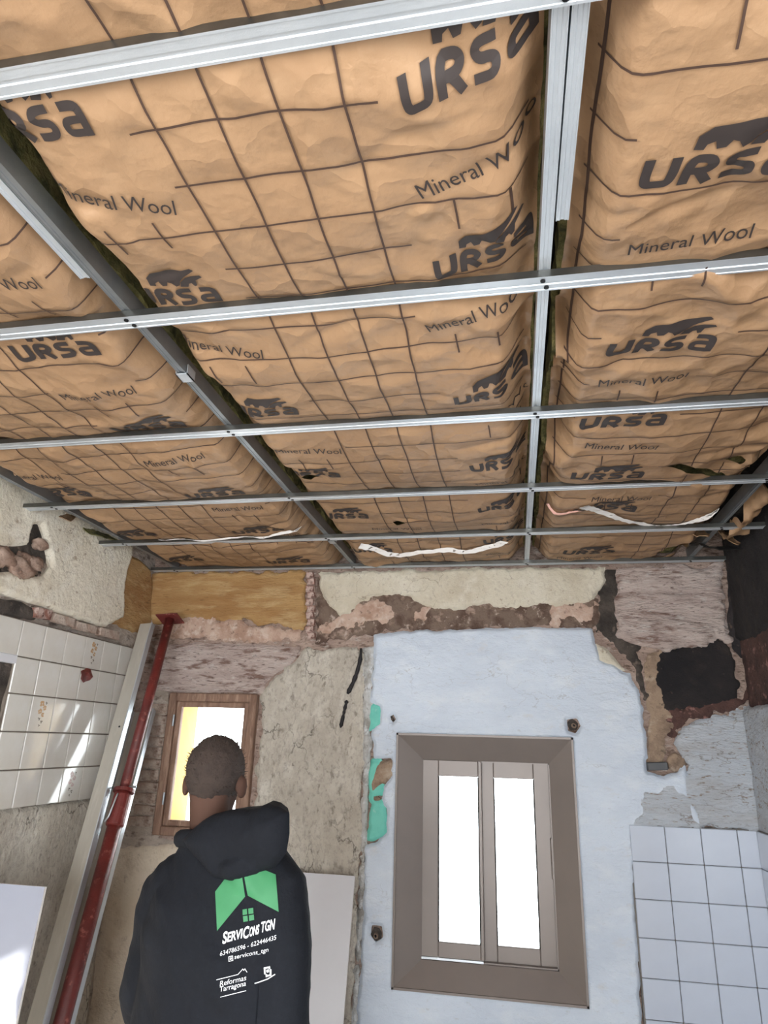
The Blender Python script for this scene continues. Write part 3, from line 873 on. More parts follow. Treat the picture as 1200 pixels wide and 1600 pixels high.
for k, (a, b, mt_) in enumerate((((56, 956), (80, 962), 'brick_red'), ((84, 964), (116, 974), 'brick'), ((118, 976), (150, 984), 'brick'), ((154, 986), (186, 994), 'brick'))):
    (ya, za), (yb, zb) = lp(*a), lp(*b)
    me = brick_mesh('brick', .03, (yb - ya) * .96, .042, 300 + k)
    o = link('brick', me, mt_, wall_left)
    o.location = (BASE_L + .022, (ya + yb) / 2, (za + zb) / 2); o.rotation_euler = (math.atan2(zb - za, yb - ya), 0, 0)
coatl('dark_mortar', LX((-40, 846), (30, 846), (48, 812), (72, 812), (88, 890), (72, 906), (-40, 902)), .004, 'darkmortar', 'broken out hole at the top of the left wall, its shade put into a dark coat', edge=.01, seed=58, rough=.01, rfreq=14)  # mortar coat kept dark so the shade of the hole sits in its colour
for k, (px, py, r) in enumerate(((10, 872, .075), (42, 884, .085), (66, 850, .045), (60, 880, .05), (-15, 880, .07), (30, 896, .04))):
    y, z = lp(px, py)
    bm = bmesh.new(); bmesh.ops.create_icosphere(bm, subdivisions=3, radius=1)
    for v in bm.verts:
        n_ = 1 + .8 * float(fbm(v.co.x * 1.7 + k * 5, v.co.y * 1.7 + v.co.z * 2.1, 60 + k, 3))
        v.co = Vector((v.co.x * .026, v.co.y * r, v.co.z * r * .62)) * n_
    o = frombm('stone', bm, 'stone', wall_left, True); o.location = (BASE_L + .012, y, z)


# --- tiles, one by one
def tile_mesh(name, w, h, t):
    bm = bmesh.new(); add_box(bm, (-w / 2, -h / 2, 0), (w / 2, h / 2, t), bev=.0025)
    me = bpy.data.meshes.new(name); bmesh.ops.recalc_face_normals(bm, faces=bm.faces); bm.to_mesh(me); bm.free(); return me


TP = .1545
tile_l = tile_mesh('tile', TP - .005, TP - .005, .009)
RL = Matrix(((0, 0, 1), (1, 0, 0), (0, 1, 0))).to_euler()      # local x->Y, y->Z, z->+X
rows_l = [CZ + .460 - TP * k for k in range(5)]
cols_l = [3.345 - TP * k for k in range(12)]
tiles_left = {}
bm = bmesh.new()
add_box(bm, (BASE_L - .004, cols_l[-1], CZ - .312), (XL - .009, 3.50, CZ + .462))
bmesh.ops.delete(bm, geom=[], context='FACES')
bm.free()
clipgrid('tile_bed', (cols_l[-1] - .02, 3.505, CZ - .318, CZ + .464), .016,
         lambda U, V: np.maximum(poly_sdf(U, V, [(cols_l[-1] - .01, CZ - .313), (3.50, CZ - .30), (3.50, CZ + .462), (cols_l[-1] - .01, CZ + .462)]),
                                 -poly_sdf(U, V, [(NI[0], NI[2]), (NI[1] - .03, NI[2]), (NI[1], NI[3] + .036), (NI[0], NI[3] + .036)])),
         lambda U, V, S: (U * 0 + XL - .0085, U, V), 'grout_light', wall_left, lambda U, V: (U * 0 + BASE_L - .02, U, V), smooth=False)
for r, zt in enumerate(rows_l):
    for c, yy in enumerate(cols_l + [3.345 + TP]):
        yc = yy + TP / 2 if yy < 3.4 else 0
        if yy > 3.4: continue
        zc = zt - TP / 2
        if NI[0] - .07 < yc < NI[1] - .06 and NI[2] - .01 < zc < NI[3] + .03: continue
        o = link('tile', tile_l, 'tile_cream', wall_left)
        o.rotation_euler = RL
        tilt = random.uniform(-.004, .004)
        o.location = (XL - .009 + random.uniform(0, .0015), yc, zc)
        o.rotation_euler = (RL.x + tilt, RL.y, RL.z)
        tiles_left[(r, c)] = o


def motif(tile_key, ms, seed):
    """flower sprig glazed on a tile: thin petals and leaves"""
    t = tiles_left.get(tile_key)
    if t is None: return
    rnd = random.Random(seed)
    for mname, blobs in (('flower_motif', [(-.008, .045, .016), (.014, .028, .013), (-.014, .012, .014), (.008, -.002, .011)]), ('leaf_motif', [(.02, .05, .007), (-.012, -.02, .008), (.008, -.032, .008), (-.004, -.048, .006)])):
        bm = bmesh.new()
        for (u, v, r) in blobs:
            n = 5 if mname == 'flower_motif' else 3
            for k in range(n):
                a = 2 * math.pi * k / n + rnd.random()
                add_ell(bm, (u + math.cos(a) * r * .55, v + math.sin(a) * r * .55, .0092), (r * .5, r * .42, .0006), sub=1)
        frombm(mname, bm, ms[0] if mname == 'flower_motif' else ms[1], t)


motif((0, 2), ('motif_tan', 'motif_dark'), 1)
motif((2, 4), ('motif_tan', 'motif_dark'), 2)
motif((4, 2), ('motif_pink', 'motif_dark'), 3)
# red knocked-out spot on the tiles
y, z = lp(134, 1056)
bm = bmesh.new(); bmesh.ops.create_icosphere(bm, subdivisions=2, radius=1)
for v in bm.verts:
    v.co = Vector((v.co.x * .012, v.co.y * .05, v.co.z * .035)) * (1 + .25 * random.uniform(-1, 1))
o = frombm('exposed_brick', bm, 'redpaint', wall_left); o.location = (XL, y, z); o['label'] = 'dark red brick showing through a knocked out tile corner'

# --- right wall
wall_right = tag(empty('wall_right', (0, 0, 0)), 'right wall, charred near the ceiling with white tiles below', 'wall', kind='structure')
DO = (-1.25, .20, .02, CZ + .74)           # unseen doorway, added and shaped to throw the sun patch on the board
clipgrid('bare_masonry', (YREAR, BASE_Y + .02, 0, SLAB), .02, lambda U, V: np.maximum(-poly_sdf(U, V, [(DO[0], DO[2]), (DO[1], DO[2]), (DO[1], DO[3]), (DO[0], DO[3])]), -1.0),
         lambda U, V, S: (BASE_R + .03 - .012 * fbm(U * 6, V * 8, 71, 4), U, V), 'masonry', wall_right, lambda U, V: (U * 0 + BASE_R + .12, U, V))
bm = bmesh.new()
for lo, hi in (((BASE_R + .1, YREAR - .25, 0), (BASE_R + .26, DO[0], SLAB)), ((BASE_R + .1, DO[1], 0), (BASE_R + .26, BASE_Y + .3, SLAB)), ((BASE_R + .1, DO[0], DO[3]), (BASE_R + .26, DO[1], SLAB))):
    add_box(bm, lo, hi)
frombm('outer_leaf', bm, 'outer', wall_right)


def coatr(name, poly, thick, m, label=None, **k):
    o = layer(name, wall_right, 'right', poly, thick, m, **k)
    if label: o['label'] = label


coatr('charred_masonry', [(1.2, CZ + .5), (3.62, CZ + .52), (3.62, CZ + 1.2), (1.2, CZ + 1.2)], .03, 'soot', 'charred black upper part of the right wall', edge=.02, seed=81, rough=.01)
coatr('scorched_brick', [(1.2, CZ + .2), (3.62, CZ + .2), (3.62, CZ + .55), (1.2, CZ + .55)], .016, 'redbrown', None, edge=.02, seed=82, rough=.01)
coatr('white_plaster', [(.35, CZ - .35), (3.61, CZ - .35), (3.61, CZ + .2), (2.6, CZ + .22), (.35, CZ + .3)], .05, 'wornwhite', 'worn white plaster on the right wall', edge=.016, seed=83, rough=.007)

# tiles of the back right corner
tile_b = tile_mesh('tile', .1535, .151, .009)
tile_n = tile_mesh('tile', .083, .151, .009)
RB = Matrix(((1, 0, 0), (0, 0, -1), (0, 1, 0))).to_euler()     # local x->X, y->Z, z->-Y
RR_ = Matrix(((0, 0, -1), (-1, 0, 0), (0, 1, 0))).to_euler()   # local x->-Y, y->Z, z->-X
cx_b = [.512, .6685, .825, .9815]
pz = .1535
zt_b = CZ - .335
bm = bmesh.new(); add_box(bm, (.508, D - .0005, .02), (XR + .05, BASE_Y + .01, zt_b + .002)); frombm('tile_bed', bm, 'grout', wall_back)
bm = bmesh.new(); add_box(bm, (XR + .0005, .36, .02), (BASE_R + .05, D - .0006, zt_b + .002)); frombm('tile_bed', bm, 'grout', wall_right)
for r in range(9):
    z = zt_b - pz * (r + .5)
    if z < .07: break
    for c in range(4):
        o = link('tile', tile_b if c < 3 else tile_n, 'tile_white', wall_back)
        o.rotation_euler = (RB.x + random.uniform(-.004, .004), RB.y, RB.z + random.uniform(-.004, .004))
        o.location = ((cx_b[c] + .0782) if c < 3 else (.9815 + .043), D - .0005, z)
    for c in range(12):
        o = link('tile', tile_b, 'tile_white', wall_right)
        o.rotation_euler = RR_
        o.location = (XR + .0005, D - .0125 - .1565 * (c + .5), z)

# ================================================================== CEILING GRID
PY = [.02, .622, 1.218, 1.825, 2.444, 3.015, 3.575]      # cross profiles
LXS = [-1.960, -.872, .094, .925]                       # runner profiles
PW, PH = .047, .018
RW, RH = .024, .047


def profile_section(w, h, t=.0016, lip=.007, groove=.0035):
    a = w / 2
    out = [(-a + lip, h), (-a, h), (-a, 0), (-a * .82, 0), (-a * .78, .0012), (-.0045, .0012), (-.003, groove), (.003, groove), (.0045, .0012), (a * .78, .0012), (a * .82, 0), (a, 0), (a, h), (a - lip, h)]
    inn = [(a - lip, h - t), (a - t, h - t), (a - t, t), (.005, t + .001), (.004, groove + t), (-.004, groove + t), (-.005, t + .001), (-a + t, t), (-a + t, h - t), (-a + lip, h - t)]
    return out + inn


lab_p = ['galvanised cross profile right overhead, outside the picture', 'nearest galvanised cross profile, running across the top left of the picture', 'second cross profile from the viewer, below the nearest bay of insulation',
         'third cross profile from the viewer, mid ceiling', 'fourth cross profile from the viewer', 'fifth cross profile from the viewer, next to last before the far wall', 'last cross profile, touching the far wall']
screw_me = None


def screw(parent, loc):
    global screw_me
    if screw_me is None:
        bm = bmesh.new()
        add_tube(bm, [(0, 0, .004), (0, 0, -.002)], .0055, 10)
        screw_me = bpy.data.meshes.new('screw'); bmesh.ops.recalc_face_normals(bm, faces=bm.faces); bm.to_mesh(screw_me); bm.free()
        screw_me.materials.append(MT['screw'])
    o = bpy.data.objects.new('screw', screw_me); COL.objects.link(o); o.parent = parent; o.location = loc


P_ends = {1: (-2.10, 1.10), 4: (-2.10, 1.10), 5: (-2.10, 1.10), 6: (-2.11, 1.09)}
for k, y in enumerate(PY):
    if k == 0: continue                  # overhead, behind the picture's upper edge
    a, b = P_ends.get(k, (-2.10, 1.10))
    t = empty('cross_profile', (-.5, y, H))
    tag(t, lab_p[k], 'ceiling profile', 'galvanised cross profiles')
    bm = bmesh.new()
    add_extrude(bm, profile_section(PW, PH), 'X', a + .5, b + .5)
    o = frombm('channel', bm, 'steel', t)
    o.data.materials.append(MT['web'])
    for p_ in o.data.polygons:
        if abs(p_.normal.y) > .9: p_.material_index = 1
    for x in LXS:
        if k == 0: continue
        screw(t, (x + .5 - .004, -.010, .0005)); screw(t, (x + .5 + .004, .012, .0005))
RZ = H + PH
lab_r = ['runner profile along the left wall, leftmost of the long ones', 'long runner profile left of the middle, its tall dull web showing', 'long straight runner profile right of the middle', 'runner profile near the right wall, dark and mostly in shade']


def runner(name, x, y0, y1, label, z=RZ, w=RW, h=RH, m='steel', grp='long runner profiles'):
    t = empty(name, (x, y0, z)); tag(t, label, 'ceiling profile', grp)
    bm = bmesh.new()
    add_extrude(bm, profile_section(w, h, groove=.003), 'Y', 0, y1 - y0)
    frombm('channel', bm, m, t)
    return t


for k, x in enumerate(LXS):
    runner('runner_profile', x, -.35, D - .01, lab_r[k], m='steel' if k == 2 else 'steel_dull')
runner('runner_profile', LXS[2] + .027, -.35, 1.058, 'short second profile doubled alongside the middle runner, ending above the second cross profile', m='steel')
runner('runner_profile', LXS[1] - .027, -.35, 1.075, 'short bright profile doubled alongside the left runner', m='steel')
# clip plates at two crossings, bent tin seen from below
for (x, y, lab) in ((LXS[1] + .022, 1.50, 'small galvanised joining clip on the left runner'), (LXS[1] + .02, 3.12, 'pale blue joining clip on the left runner near the far wall')):
    bm = bmesh.new()
    add_box(bm, (-.018, -.022, 0), (.018, .022, .003)); add_box(bm, (-.018, -.022, 0), (-.015, .022, .04)); add_box(bm, (.015, -.022, 0), (.018, .022, .03))
    o = frombm('profile_clip', bm, 'steel'); o.location = (x - .0225, y, RZ - .0045)
    tag(o, lab, 'clip')

# ================================================================== INSULATION ROLLS
ZP = RZ + .006


class Batt:
    def folds(s, x, y):
        if not hasattr(s, 'fl'):
            rnd = random.Random(s.seed * 7 + 1)
            s.fl = []
            for k in range(int(150 * (s.xb - s.xa) / .95)):
                side = rnd.random()
                fx = s.xa + rnd.random() * .16 if side < .25 else (s.xb - rnd.random() * .20 if side < .62 else rnd.uniform(s.xa, s.xb))
                fy = rnd.uniform(s.y0, s.y1)
                ang = rnd.gauss(0, .55) if side < .62 else rnd.uniform(0, math.pi)
                s.fl.append((fx, fy, math.cos(ang), math.sin(ang), rnd.uniform(.05, .17), rnd.uniform(.014, .045), rnd.choice((-1, 1, 1)) * rnd.uniform(.004, .013)))
        out = np.zeros(np.shape(x))
        for fx, fy, c, sn, L_, w, a in s.fl:
            u = (x - fx) * c + (y - fy) * sn; v = -(x - fx) * sn + (y - fy) * c + .25 * u * u / L_
            tap = np.clip(1 - np.abs(u) / L_, 0, 1)
            out = out + a * np.clip(1 - np.where(v > 0, v / w, -v / (w * 2.2)), 0, 1) * tap
        return out

    def __init__(s, xa, xb, seed, sag=.034, rise=.070, ew=.085, y0=-.30, y1=3.585, crump=.011):
        s.xa, s.xb, s.seed, s.sag, s.rise, s.ew, s.y0, s.y1, s.crump = xa, xb, seed, sag, rise, ew, y0, y1, crump

    def z(s, x, y):
        x = np.asarray(x, float); y = np.asarray(y, float)
        d = np.minimum(x - s.xa, s.xb - x)
        e = 1 - sstep(0, s.ew, d + .028 * fbm(x * 4, y * 4, s.seed + 3, 3))
        ys = np.array(PY)
        k = np.clip(np.searchsorted(ys, y) - 1, 0, len(ys) - 2)
        t = np.clip((y - ys[k]) / (ys[k + 1] - ys[k]), 0, 1)
        bul = np.power(np.clip(4 * t * (1 - t), 0, 1), .55)
        near = 1 - bul
        wx = x + .06 * fbm(x * 4, y * 4, s.seed + 12, 2); wy = y + .06 * fbm(x * 4, y * 4, s.seed + 13, 2)
        quilt = .020 * worley(wx * 4.2, wy * 4.2, s.seed + 70) + .011 * worley(wx * 9.5, wy * 9.5, s.seed + 71)
        cr = -s.crump * 3.6 * (quilt / .012 - .55) * (.30 + .9 * e + .5 * near) * (.25 + 1.1 * sstep(.35, .75, vnoise(x * 2.1, y * 2.6, s.seed + 15))) + s.crump * (ridge(x * 3.2 + .5 * fbm(x * 2, y * 2, s.seed + 9, 2), y * 3.2, s.seed, 4) - .45) * (.55 + .9 * e + .3 * near)
        # folds run away from the runners
        fold = .024 * (ridge(x * .9, y * 8.5 + x * 3, s.seed + 21, 2) - .4) * sstep(.30, .02, d)
        zz = ZP + .004 - s.sag * bul * (1 - .75 * e) * (.55 + .9 * vnoise(x * 2.3, y * 1.7, s.seed + 4)) + s.rise * e ** 1.5 + (cr + fold + s.folds(x, y)) * (.35 + .65 * bul)
        return np.maximum(zz, RZ - .034)


batts = {'left': Batt(-1.940, -.905, 11), 'mid': Batt(-.845, .078, 23), 'right': Batt(.138, .905, 37, crump=.015), 'edge': Batt(.965, 1.060, 53, sag=.02, rise=.04, ew=.05, y0=1.3, y1=3.2, crump=.02)}
lab_b = {'left': 'brown kraft faced insulation roll sagging between the two left runners', 'mid': 'brown kraft faced insulation roll in the middle of the ceiling', 'right': 'crumpled kraft faced insulation roll right of the middle runner',
         'edge': 'torn sliver of kraft insulation against the right wall'}
TEAR = {'right': [[cp(*p, RZ) for p in ((1038, 714), (1060, 713), (1095, 722), (1115, 732), (1135, 742), (1116, 746), (1085, 730))],
                  [cp(*p, RZ) for p in ((1126, 713), (1158, 712), (1166, 716), (1156, 724))],
                  [cp(*p, RZ) for p in ((1038, 854), (1075, 842), (1096, 838), (1060, 862), (1030, 872), (1018, 872))]],
        'mid': [[cp(*p, RZ) for p in ((613, 806), (622, 804), (634, 808), (620, 811))], [cp(*p, RZ) for p in ((470, 744), (480, 738), (500, 742), (486, 748))]], 'left': [], 'edge': []}
BO = {}
for key, b in batts.items():
    t = tag(empty('insulation_roll', ((b.xa + b.xb) / 2, b.y0, H + .02)), lab_b[key], 'insulation', 'kraft faced insulation rolls')
    BO[key] = t
    loc = t.location

    def psdf(U, V, b=b, key=key):
        gap = .028 * sstep(1.5, .9, V) if key == 'mid' else 0.0
        s = np.maximum.reduce([b.xa + gap - U, U - b.xb, b.y0 - V, V - b.y1]) + .006 * fbm(U * 12, V * 12, b.seed + 40, 3)
        for tr in TEAR[key]:
            s = np.maximum(s, -(poly_sdf(U, V, tr) + .004 * fbm(U * 30, V * 30, 5, 2)))
        return s
    o = clipgrid('kraft_facing', (b.xa - .02, b.xb + .02, b.y0 - .02, b.y1 + .02), .0075, psdf,
                 lambda U, V, S, b=b, loc=loc: (U - loc[0], V - loc[1], b.z(U, V) - loc[2]), 'kraft', t)
    core_m = 'wool_dark' if key == 'edge' else 'wool'
    clipgrid('wool_core', (b.xa - .03, b.xb + .03, b.y0, b.y1 + .02), .022, lambda U, V, b=b: np.maximum(b.xa - .010 - U, U - b.xb - .010) + .012 * fbm(U * 14, V * 14, b.seed + 60, 3),
             lambda U, V, S, b=b, loc=loc: (U - loc[0], V - loc[1], np.maximum(b.z(U, V) + .022, RZ + .028) + .016 * fbm(U * 16, V * 16, b.seed + 61, 3) - loc[2]), core_m, t,
             lambda U, V, loc=loc: (U - loc[0], V - loc[1], U * 0 + RZ + .16 - loc[2]))


# ------------------------------------------------------------------ print on the kraft paper
def flat_from_bm(bm, step):
    bmesh.ops.triangulate(bm, faces=bm.faces)
    xs = [v.co.x for v in bm.verts]; ys = [v.co.y for v in bm.verts]
    for ax, lo, hi in ((0, min(xs), max(xs)), (1, min(ys), max(ys))):
        q = lo + step
        while q < hi:
            n = (1, 0, 0) if ax == 0 else (0, 1, 0)
            c = (q, 0, 0) if ax == 0 else (0, q, 0)
            bmesh.ops.bisect_plane(bm, geom=list(bm.verts) + list(bm.edges) + list(bm.faces), plane_co=c, plane_no=n, dist=1e-7)
            q += step
    bm.verts.index_update()
    V = np.array([(v.co.x, v.co.y) for v in bm.verts]); Fs = [[v.index for v in f.verts] for f in bm.faces]
    bm.free()
    return V, Fs


def flat_text(s, size, step, bold=0.0, shear=0.0, width=None, align='LEFT'):
    cu = bpy.data.curves.new('t', 'FONT'); cu.body = s; cu.size = size; cu.offset = bold * size; cu.shear = shear; cu.resolution_u = 3; cu.align_x = align
    ob = bpy.data.objects.new('t', cu); COL.objects.link(ob)
    dg = bpy.context.evaluated_depsgraph_get(); dg.update()
    me = ob.evaluated_get(dg).to_mesh()
    bm = bmesh.new(); bm.from_mesh(me)
    ob.evaluated_get(dg).to_mesh_clear()
    bpy.data.objects.remove(ob); bpy.data.curves.remove(cu)
    V, Fs = flat_from_bm(bm, step)
    if width:
        w = V[:, 0].max() - V[:, 0].min()
        V[:, 0] = (V[:, 0] - V[:, 0].min()) * width / w
    return V, Fs


def flat_poly(polys, step):
    bm = bmesh.new()
    for p in polys:
        vs_ = [bm.verts.new((x, y, 0)) for x, y in p]
        for tri in tessellate_polygon([[Vector((x, y, 0)) for x, y in p]]):
            try: bm.faces.new([vs_[i] for i in tri])
            except ValueError: pass
    return flat_from_bm(bm, step)


def stroke(path, w, n_sub=5):
    """flat ribbon along a 2d path with mitred joints"""
    P = [np.array(p, float) for p in path]
    fine = []
    for a, b in zip(P, P[1:]):
        for k in range(n_sub): fine.append(a + (b - a) * k / n_sub)
    fine.append(P[-1])
    V, F_ = [], []
    for i, p in enumerate(fine):
        d1 = fine[min(i + 1, len(fine) - 1)] - p; d0 = p - fine[max(i - 1, 0)]
        d1 = d1 / (np.linalg.norm(d1) + 1e-9) if np.linalg.norm(d1) > 0 else d0 / np.linalg.norm(d0)
        d0 = d0 / (np.linalg.norm(d0) + 1e-9) if np.linalg.norm(d0) > 0 else d1
        t = d0 + d1; t /= np.linalg.norm(t) + 1e-9
        n = np.array([-t[1], t[0]])
        sc = 1 / max(.55, abs(np.dot(n, np.array([-d1[1], d1[0]]))))
        V += [p + n * w / 2 * sc, p - n * w / 2 * sc]
        if i: F_.append([2 * i - 2, 2 * i - 1, 2 * i + 1, 2 * i])
    return np.array(V), F_


def chaikin(path, n=2):
    P = [np.array(p, float) for p in path]
    for _ in range(n):
        Q = [P[0]]
        for a, b in zip(P, P[1:]): Q += [a * .75 + b * .25, a * .25 + b * .75]
        P = Q + [P[-1]]
    return P


def letter(path, w): return stroke(chaikin(path), w, 2)


def merge(parts):
    V, F_, n = [], [], 0
    for v, f in parts:
        V.append(v); F_ += [[i + n for i in q] for q in f]; n += len(v)
    return np.concatenate(V), F_


def xf(part, s=1.0, dx=0, dy=0, sx=1.0, shear=0.0):
    v, f = part
    v = v.copy()
    v[:, 0] = v[:, 0] + shear * v[:, 1]
    return np.stack([v[:, 0] * s * sx + dx, v[:, 1] * s + dy], 1), f


# heavy square lettering U R S a, and the walking bears above it (width .25 m)
LT = [letter([(0, 1), (0, .28), (.10, .12), (.28, .12), (.56, .12), (.66, .28), (.66, 1)], .26),
      letter([(1.02, 0), (1.02, .88), (1.45, .88), (1.58, .74), (1.58, .60), (1.45, .46), (1.10, .46)], .26), letter([(1.30, .46), (1.62, 0)], .26),
      letter([(2.58, .88), (2.12, .88), (2.00, .76), (2.00, .64), (2.12, .51), (2.42, .51), (2.54, .40), (2.54, .24), (2.42, .12), (1.92, .12)], .24),
      letter([(2.98, .88), (3.42, .88), (3.58, .74), (3.58, 0)], .26), letter([(3.5, .5), (3.06, .5), (2.96, .40), (2.96, .22), (3.06, .12), (3.5, .12)], .22)]
URSA = xf(merge(LT), .060, 0, 0, 1.08, .12)
URSA = (URSA[0] - np.array([URSA[0][:, 0].mean(), 0]), URSA[1])
_b1 = [(795, 145), (800, 120), (825, 105), (860, 103), (900, 98), (940, 97), (975, 90), (985, 97), (960, 108), (935, 118), (915, 130), (905, 143), (890, 148), (880, 135), (868, 132), (858, 145), (840, 147), (835, 132), (820, 137), (815, 147)]
_b2 = [(905, 148), (915, 133), (940, 120), (965, 115), (995, 113), (1000, 120), (970, 130), (965, 148), (955, 150), (950, 138), (940, 140), (932, 150)]
BEAR = flat_poly([[((x - 870) * .00078, (150 - y) * .00098 + .066) for x, y in b_] for b_ in (_b1, _b2)], .012)
MWT = flat_text('Mineral Wool', .052, .012, bold=0.0, width=.225)
MWT = (MWT[0] - np.array([.1125, 0]), MWT[1])


def lay(name, key, part, cx, cy, m='ink', off=.0030, rot=0.0, wid=1.0):
    b = batts[key]; t = BO[key]
    V, F_ = part
    c, s_ = math.cos(rot), math.sin(rot)
    x = cx + (V[:, 0] * c - V[:, 1] * s_) * wid; y = cy - (V[:, 0] * s_ + V[:, 1] * c)
    keep = (x > b.xa + .004) & (x < b.xb - .004) & (y > b.y0 + .004) & (y < b.y1 - .004)
    for tr in TEAR[key]:
        keep &= poly_sdf(x, y, tr) > 0
    F_ = [f for f in F_ if all(keep[i] for i in f)]
    if not F_: return
    z = b.z(x, y) - off
    loc = t.location
    ids = sorted({i for f in F_ for i in f}); mp_ = {i: k for k, i in enumerate(ids)}
    return pydata(name, np.stack([x - loc[0], y - loc[1], z - loc[2]], 1)[ids], [[mp_[i] for i in f] for f in F_], m, t, True)


LOGOS = {'mid': [(-.738, .728), (-.022, .735), (-.715, 1.185), (-.020, 1.165), (-.700, 1.715), (-.022, 1.690), (-.70, 2.235), (-.010, 2.190), (-.69, 2.70), (-.005, 2.655), (-.68, 3.25), (-.005, 3.16), (-.70, .24), (0, .25)],
         'left': [(-1.137, 1.345), (-1.125, 1.800), (-1.155, 2.385), (-1.150, 2.86), (-1.18, 3.40), (-1.125, .85), (-1.78, 1.40), (-1.80, 1.85), (-1.80, 2.32), (-1.79, 2.85), (-1.78, 3.35)],
         'right': [(.375, .970), (.385, 1.515), (.36, 1.935), (.36, 2.32), (.40, 2.72), (.40, 3.36), (.38, .45)], 'edge': []}
WOOL = {'mid': [(-.700, .875, -.30), (-.025, .915, .30), (-.715, 1.385, -.2), (-.06, 1.335, .24), (-.66, 2.0, -.1), (0, 1.84, .2), (0, 2.36, .25), (-.50, 2.87, -.05), (.0, 2.85, .2), (-.58, 3.42, 0), (0, 3.37, .15)],
        'left': [(-1.10, 1.06, 0), (-1.150, 1.535, -.03), (-1.155, 2.010, .05), (-1.10, 2.96, .05), (-1.14, 2.55, 0), (-1.78, 1.62, 0), (-1.78, 2.1, 0)],
        'right': [(.365, 1.150, .04), (.365, 1.668, 0), (.365, 2.075, -.12), (.44, 2.60, -.1), (.36, 3.50, 0), (.38, .62, 0)], 'edge': []}
for key in batts:
    for (x, y) in LOGOS[key]:
        lay('printed_logo', key, merge([URSA, BEAR]), x, y, wid=.84 if key == 'mid' else 1.0, rot=random.uniform(-.03, .03) + (.18 if key == 'mid' and x > -.1 else 0))
    for (x, y, r) in WOOL[key]:
        lay('printed_words', key, MWT, x, y, rot=r)


# printed cutting grid: each line a ribbon following the paper
def line_pts(p, q, amp=.004, seed=0, n=None):
    L_ = math.hypot(q[0] - p[0], q[1] - p[1]); n = n or max(2, int(L_ / .014))
    t = np.linspace(0, 1, n + 1)
    x = p[0] + (q[0] - p[0]) * t; y = p[1] + (q[1] - p[1]) * t
    w = amp * fbm(t * L_ * 5 + seed * 3.1, t * 0 + seed, seed, 3)
    nx, ny = -(q[1] - p[1]) / L_, (q[0] - p[0]) / L_
    return list(zip(x + nx * w, y + ny * w))


def grid_line(key, p, q, w=.0042, seed=0):
    pts = [(a, -c) for a, c in line_pts(p, q, seed=seed)]
    lay('printed_line', key, stroke(pts, w, 1), 0, 0, 'ink_line', off=.0026)


def masked_line(key, x0, x1, y, seed):
    """line across the roll, interrupted where a logo or words sit"""
    cuts = []
    for (lx, ly) in LOGOS[key]:
        if ly - .135 < y < ly + .012: cuts.append((lx - .15, lx + .15))
    for (lx, ly, r) in WOOL[key]:
        if ly - .055 < y < ly + .016: cuts.append((lx - .135, lx + .135))
    segs = [(x0, x1)]
    for a, b in cuts:
        ns = []
        for s0, s1 in segs:
            if b <= s0 or a >= s1: ns.append((s0, s1)); continue
            if a > s0: ns.append((s0, a))
            if b < s1: ns.append((b, s1))
        segs = ns
    for k, (a, b) in enumerate(segs):
        if b - a > .03: grid_line(key, (a, y), (b, y), seed=seed * 7 + k)


sd = 0
GV = {'mid': [-.543, -.434, -.327, -.221], 'left': [-1.70 + .1 * k for k in range(5)], 'right': [.168, .62, .73, .84], 'edge': []}
for key, b in batts.items():
    if key == 'edge': continue
    y = {'mid': .733, 'left': .70, 'right': .76}[key] - .1125 * 9
    while y < b.y1 - .02:
        sd += 1
        if y > b.y0 + .02: masked_line(key, b.xa + .02, b.xb - .02, y, sd)
        y += .1125
    for x in GV[key]:
        sd += 1
        grid_line(key, (x, b.y0 + .02), (x + .012 * math.sin(sd), b.y1 - .02), seed=sd)
    for (lx, ly, r) in WOOL[key]:            # ticks and short verticals round the words
        for dx in (-.05, .05):
            sd += 1
            grid_line(key, (lx + dx, ly + .045), (lx + dx + .004, ly + .12), seed=sd)

# white joint tapes and pink film on the facing
def tape(key, pix, w, m, label, wav=0.0):
    pts = []
    P = [cp(px, py, RZ - .012) for px, py in pix]
    for a, b_ in zip(P, P[1:]):
        for k in range(6): pts.append((a[0] + (b_[0] - a[0]) * k / 6, -(a[1] + (b_[1] - a[1]) * k / 6)))
    pts.append((P[-1][0], -P[-1][1]))
    pts = [(x, y + wav * math.sin(i * 1.3) * .4 + wav * .6 * math.sin(i * .6)) for i, (x, y) in enumerate(pts)]
    V, F_ = stroke(pts, w, 1)
    b = batts[key]
    x, y = V[:, 0], -V[:, 1]
    z = b.z(np.clip(x, b.xa, b.xb), y) - .006 - .003 * np.abs(np.sin(np.arange(len(x)) * .7))
    n = len(x)
    top = np.stack([x, y, z], 1); bot = top + np.array([0, 0, .0012])
    F2 = F_ + [[i + n for i in f[::-1]] for f in F_] + [[0, 1, n + 1, n], [n - 2, n - 1, 2 * n - 1, 2 * n - 2]]
    for q in range(0, n - 2, 2):
        F2.append([q, q + 2, q + 2 + n, q + n]); F2.append([q + 1, q + 3, q + 3 + n, q + 1 + n])
    o = pydata('tape_strip', np.concatenate([top, bot]), F2, m, None, True)
    tag(o, label, 'tape')


tape('mid', [(562, 850), (590, 856), (625, 862), (655, 856), (700, 855), (740, 856), (772, 851), (788, 846)], .055, 'tape', 'ragged white tape across the middle roll near the far wall', .008)
tape('right', [(912, 784), (935, 796), (968, 810), (1000, 820), (1032, 827), (1065, 818), (1095, 806), (1118, 796)], .042, 'tape', 'white tape hanging in a curve on the right roll')
tape('right', [(856, 798), (878, 799), (905, 793)], .035, 'tape_pink', 'short pink film strip on the right roll beside the middle runner')
tape('left', [(250, 842), (330, 839), (390, 837), (430, 831), (468, 826)], .03, 'tape', 'thin pale tape along the left roll near its right end')


